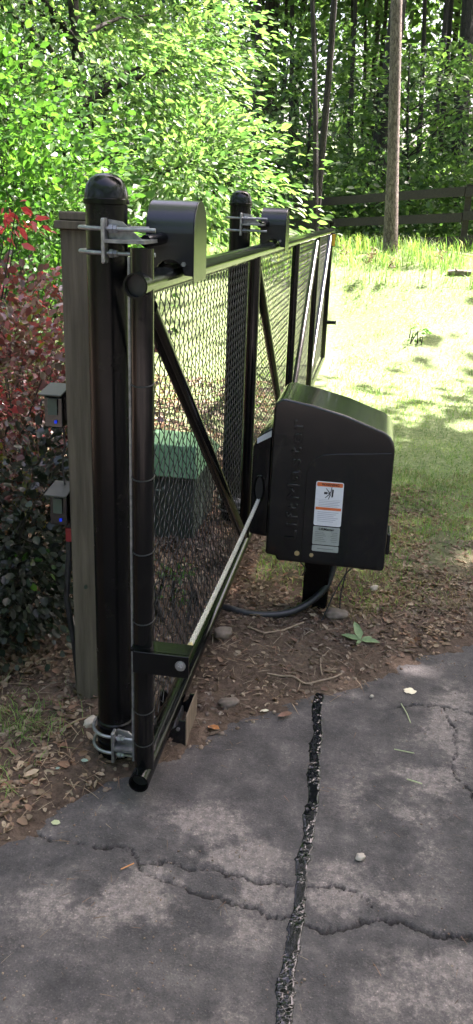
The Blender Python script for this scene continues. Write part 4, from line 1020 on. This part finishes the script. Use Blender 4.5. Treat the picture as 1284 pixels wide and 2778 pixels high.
litter(20000, (-2.4, -0.62), (1.3, 4.2), lambda x, y: (edge_s(x, y) > -0.015) * (0.25 + 0.75 * sm(0.4, 0.6, fbm(x, y, 0.2, 3, 96))) * np.where(x > -0.95, 0.25, 1), 0.014, 0.044, 'leaf_litter', 'brown dead leaves covering the soil left of the gate')
litter(34000, (-0.6, 1.6), (2.4, 5.6), lambda x, y: (edge_s(x, y) > -0.01) * (0.16 + 0.84 * sm(3.1, 3.7, y) * sm(0.35, 0.6, fbm(x, y, 0.25, 3, 97))), 0.010, 0.036, 'leaf_litter', 'scattered brown leaf scraps on the soil around the operator')
litter(26000, (-5.0, -0.65), (3.6, 9.0), lambda x, y: (0.5 + 0.5 * sm(0.35, 0.6, fbm(x, y, 0.4, 3, 98))), 0.02, 0.06, 'leaf_litter', 'dappled brown leaf litter seen through the gate mesh')

NEEDLE = (np.array([(0, -0.02, 0), (0, 0.02, 0), (0.5, -0.018, 0.03), (0.5, 0.018, 0.03), (1.0, 0.0, 0.0)]), np.array([(0, 2, 3), (0, 3, 1), (2, 4, 3)]))
litter(16000, (-2.0, 1.6), (1.3, 5.0), lambda x, y: sm(-0.10, 0.05, edge_s(x, y)) * sm(0.35, 0.6, fbm(x, y, 0.3, 3, 101)), 0.03, 0.085, 'needle_litter', 'dry brown needles and grass stems lying on the soil', tmpl=NEEDLE, lift=0.006)
litter(500, (-1.1, 1.0), (1.2, 3.4), lambda x, y: (edge_s(x, y) < 0) * sm(0.45, 0.6, fbm(x, y, 0.3, 3, 102)), 0.012, 0.05, 'needle_litter', 'few loose needles and scraps on the asphalt', tmpl=NEEDLE, lift=0.003)
def pebble_mesh(n, xr, yr, dens, smin, smax, name, label, mat):
    bm = bmesh.new(); bmesh.ops.create_icosphere(bm, subdivisions=1, radius=1); T = np.array([v.co[:] for v in bm.verts]); TF = np.array([[v.index for v in f.verts] for f in bm.faces]); bm.free()
    x = RNG.uniform(xr[0], xr[1], n); y = RNG.uniform(yr[0], yr[1], n); k = RNG.random(n) < dens(x, y); x = x[k]; y = y[k]; n = len(x)
    s_ = smin + (smax - smin) * RNG.random(n) ** 3
    V = T[None] * (1 + RNG.normal(size=(n, len(T), 1)) * 0.14) * s_[:, None, None] * np.stack([RNG.uniform(.7, 1.3, n), RNG.uniform(.7, 1.3, n), RNG.uniform(.4, .8, n)], 1)[:, None]
    V = V + np.stack([x, y, surf(x, y)], 1)[:, None]
    F = TF[None] + (np.arange(n) * len(T))[:, None, None]
    return tag(leaf_obj(name, V.reshape(-1, 3), F.reshape(-1, 3), M[mat]), label, 'gravel', None, 'stuff')
M['pebbles'] = leaf_mat('small mixed pebbles', [(0.11, 0.075, 0.055), (0.18, 0.13, 0.10), (0.26, 0.21, 0.17), (0.09, 0.06, 0.045)], 0, None, 0.85, 0.3)
pebble_mesh(9000, (-1.6, 1.3), (1.4, 4.2), lambda x, y: (edge_s(x, y) > -0.05) * (0.3 + 0.7 * np.exp(-(edge_s(x, y) / 0.25) ** 2)), 0.002, 0.013, 'gravel', 'small stones mixed into the bare soil edge', 'pebbles')
pebble_mesh(5000, (-1.1, 1.0), (1.2, 3.6), lambda x, y: (edge_s(x, y) < 0.0) * (0.1 + 0.9 * sm(0.5, 0.65, fbm(x, y, 0.2, 3, 99))), 0.001, 0.0038, 'gravel', 'loose grit lying on the asphalt', 'pebbles')

def rock(x, y, sx_, sy_, sz_, name, label, mat, rot=0.3, cat='stone', group=None, sink=0.35):
    bm = bmesh.new(); bmesh.ops.create_icosphere(bm, subdivisions=3, radius=1); T = np.array([v.co[:] for v in bm.verts]); TF = np.array([[v.index for v in f.verts] for f in bm.faces]); bm.free()
    sd = int(abs(x * 1000) + abs(y * 77)); k = 1 + (fbm(T[:, 0] + 3, T[:, 1] + T[:, 2] * 1.7, 0.7, 3, sd) - 0.5) * 0.7
    T = np.sign(T) * np.abs(T) ** 0.85 * k[:, None] * np.array([sx_, sy_, sz_]); c, s_ = math.cos(rot), math.sin(rot)
    V = np.stack([T[:, 0] * c - T[:, 1] * s_, T[:, 0] * s_ + T[:, 1] * c, T[:, 2]], 1)
    z = float(surf(np.array(x), np.array(y)))
    me = raw_mesh(name, V, TF, True); me.materials.append(M[mat]); o = link(bpy.data.objects.new(name, me)); o.location = (x, y, z + sz_ * (1 - sink))
    return tag(o, label, cat, group)
rock(0.095, 2.001, 0.014, 0.012, 0.010, 'stone', 'grey angular stone lying alone on the asphalt right of the tar seam', 'palestone', 0.4, sink=0.1)
rock(0.117, 2.890, 0.008, 0.007, 0.006, 'stone', 'tiny pale stone on the asphalt near the soil edge', 'palestone', 1.0, sink=0.1)
rock(-0.060, 3.50, 0.055, 0.036, 0.022, 'stone', 'large brown stone on the soil beneath the operator', 'stone', 0.1)
rock(-0.532, 3.195, 0.040, 0.030, 0.028, 'stone', 'blocky brown stone beside the bottom rail of the gate', 'stone', 0.7)
rock(-0.422, 2.710, 0.038, 0.026, 0.018, 'stone', 'smooth grey stone at the asphalt edge', 'stone', 0.2)
rock(0.113, 3.826, 0.026, 0.014, 0.014, 'stone', 'pale tan stone on the soil right of the operator cables', 'palestone', 0.9)
rock(-0.875, 2.445, 0.030, 0.020, 0.020, 'stone', 'pale stone leaning at the foot of the wooden post', 'palestone', 0.9)

def one_leaf(x, y, L, rot, label, mat, tmpl=CURL, lift=0.003, flat=1.0, name='fallen_leaf', grp='single leaves on the ground'):
    T, TF = tmpl; bm = bmesh.new()
    for p in T: bm.verts.new((p[0] * L, p[1] * L, p[2] * L * flat))
    bm.verts.ensure_lookup_table()
    for f in TF: bm.faces.new([bm.verts[i] for i in f])
    bmesh.ops.subdivide_edges(bm, edges=bm.edges, cuts=2, use_grid_fill=True, smooth=0.6)
    me = bpy.data.meshes.new(name); bm.to_mesh(me); bm.free(); me.materials.append(M[mat])
    me.polygons.foreach_set('use_smooth', np.ones(len(me.polygons), dtype=bool))
    o = link(bpy.data.objects.new(name, me)); o.location = (x, y, float(surf(np.array(x), np.array(y))) + lift); o.rotation_euler = (random.uniform(-.1, .1), random.uniform(-.1, .1), rot)
    return tag(o, label, 'leaf', grp)
def flat_col(name, c, c2): M[name] = simple(name, c, c2, 60, 0.6, bstr=0.2)
flat_col('orange_leaf', (0.42, 0.16, 0.05), (0.55, 0.26, 0.10)); flat_col('pale_green_leaf', (0.30, 0.36, 0.18), (0.40, 0.44, 0.26)); flat_col('cream', (0.50, 0.47, 0.33), (0.62, 0.58, 0.44))
flat_col('tan_leaf', (0.33, 0.24, 0.15), (0.42, 0.32, 0.21)); flat_col('bluish_leaf', (0.20, 0.28, 0.22), (0.26, 0.34, 0.28)); flat_col('sprig_green', (0.10, 0.17, 0.07), (0.16, 0.24, 0.11)); flat_col('rust_leaf', (0.16, 0.08, 0.05), (0.24, 0.13, 0.08))
one_leaf(-0.470, 2.555, 0.050, -0.5, 'orange brown curled leaf on the asphalt by the gate', 'orange_leaf')
one_leaf(-0.230, 2.675, 0.055, 0.2, 'rust brown crumpled leaf on the asphalt left of the tar seam', 'rust_leaf')
one_leaf(-0.300, 2.690, 0.036, 0.4, 'pale cream leaf scrap at the asphalt edge', 'cream')
one_leaf(-0.840, 1.960, 0.030, 0.1, 'round pale green leaf on the asphalt lower left', 'pale_green_leaf', ROUND, 0.003, 0.5)
one_leaf(-0.985, 2.105, 0.048, 0.6, 'large pale tan leaf in the litter lower left', 'tan_leaf', CURL, 0.012)
one_leaf(-0.842, 2.238, 0.026, 0.0, 'small bluish green leaf on the soil before the post', 'bluish_leaf', ROUND, 0.010, 0.5)
one_leaf(-0.905, 2.170, 0.016, 0.7, 'tiny bluish green leaf on the soil lower left', 'bluish_leaf', ROUND, 0.010, 0.5)
# chalky splat on the asphalt
bm = bmesh.new(); ring_ = [bm.verts.new(((0.024 + 0.006 * math.sin(k * 2.3) + random.uniform(-.003, .003)) * math.cos(k * PI / 10), (0.022 + random.uniform(-.004, .004)) * math.sin(k * PI / 10), 0)) for k in range(20)]
cv_ = bm.verts.new((0, 0, 0.0025))
for k in range(20): bm.faces.new((ring_[k], ring_[(k + 1) % 20], cv_))
me = bpy.data.meshes.new('lichen_patch'); bm.to_mesh(me); bm.free(); me.materials.append(M['cream']); o = link(bpy.data.objects.new('lichen_patch', me)); o.location = (0.267, 2.969, float(surf(np.array(0.267), np.array(2.969))) + 0.003)
tag(o, 'round cream coloured patch lying on the dark asphalt', 'patch')
tw = [(-0.304, 2.934), (-0.245, 2.932), (-0.195, 2.924), (-0.145, 2.911), (-0.089, 2.939), (-0.041, 2.962), (-0.006, 2.995)]
tag(MB().tube(smooth_path([(x, y, float(surf(np.array(x), np.array(y))) + 0.010) for x, y in tw]), 0.0036, 7).build('twig', M['twig'], None, True), 'long pale curved twig on the soil above the tar seam', 'twig', 'twigs on the ground')
for (pts, r, lab) in [([(-0.44, 3.30), (-0.36, 3.26), (-0.28, 3.30), (-0.20, 3.42)], 0.004, 'bent twig on the soil under the conduit'), ([(-0.10, 3.10), (-0.095, 3.03), (-0.085, 2.98)], 0.003, 'short upright looking twig above the tar seam'),
                      ([(0.23, 2.86), (0.25, 2.80), (0.262, 2.74)], 0.002, 'thin green stem on the right asphalt'), ([(0.20, 2.56), (0.27, 2.55)], 0.0018, 'straw lying on the asphalt below the green stem'), ([(-0.575, 1.815), (-0.545, 1.845)], 0.0018, 'orange pine needle beside the crack'), ([(0.24, 2.40), (0.29, 2.385)], 0.0022, 'short grass clipping on the right asphalt'),
                      ([(-1.02, 2.35), (-0.93, 2.47), (-0.88, 2.50)], 0.0025, 'dry stem on the soil left of the gate post'), ([(0.05, 3.62), (0.12, 3.66), (0.19, 3.70)], 0.006, 'flat bark strip on the soil right of the cables')]:
    tag(MB().tube([(x, y, float(surf(np.array(x), np.array(y))) + 0.006) for x, y in pts], r, 6).build('twig', M['orange_leaf'] if 'orange' in lab else (M['pale_green_leaf'] if ('green' in lab or 'grass' in lab) else M['twig']), None, True), lab, 'twig', 'twigs on the ground')
# broken green sprig
sp_ = thing('green_sprig', (0.06, 3.29, 0.03), 'broken green sprig with three blades on the soil', 'sprig')
for (a, L, el) in ((1.9, 0.11, 0.5), (2.9, 0.09, 0.15), (-0.1, 0.085, 0.12), (0.5, 0.06, 0.2), (-1.9, 0.05, 0.05)):
    T, TF = LEAF; d = np.array([[math.cos(a), math.sin(a), el]]); V, F = scatter(np.array([[0.06, 3.29, 0.035]]), np.array([L]), d, np.array([[0.1, -0.3, 1.0]]), (LEAF[0] * np.array([1, 0.8, 1]), LEAF[1]))
    leaf_obj('leaf', V, F, M['sprig_green'], sp_)
# log on the lawn
lx, ly = 1.16, 13.1; lz = gz(lx, ly)
lg = thing('fallen_log', (lx, ly, lz), 'short grey broken log lying on the bright lawn', 'log')
MB().tube([(lx - 0.17, ly, lz + 0.05), (lx - 0.05, ly + .02, lz + 0.06), (lx + 0.17, ly + 0.03, lz + 0.055)], [0.035, 0.045, 0.04], 10).tube([(lx - 0.02, ly, lz + 0.07), (lx - 0.07, ly - .03, lz + 0.12)], [0.015, 0.01], 6).build('log_body', M['stone'], lg, True)
MB().tube([(lx + 0.2, ly, lz + 0.05), (lx + 0.31, ly + .02, lz + 0.06)], [0.02, 0.014], 8).build('broken_piece', M['stone'], lg, True)
# lone weed on the lawn
shrub('lawn_weed', 'thin tall green weed standing on the bright lawn', (0.56, 10.95, gz(0.56, 10.95)), [(9, (0.56, 10.95, gz(0.56, 10.95) + 0.17), (0.05, 0.05, 0.20))], 'green_bush', 8, 0.03, 0.05, SMALL, 6, cat='weed')
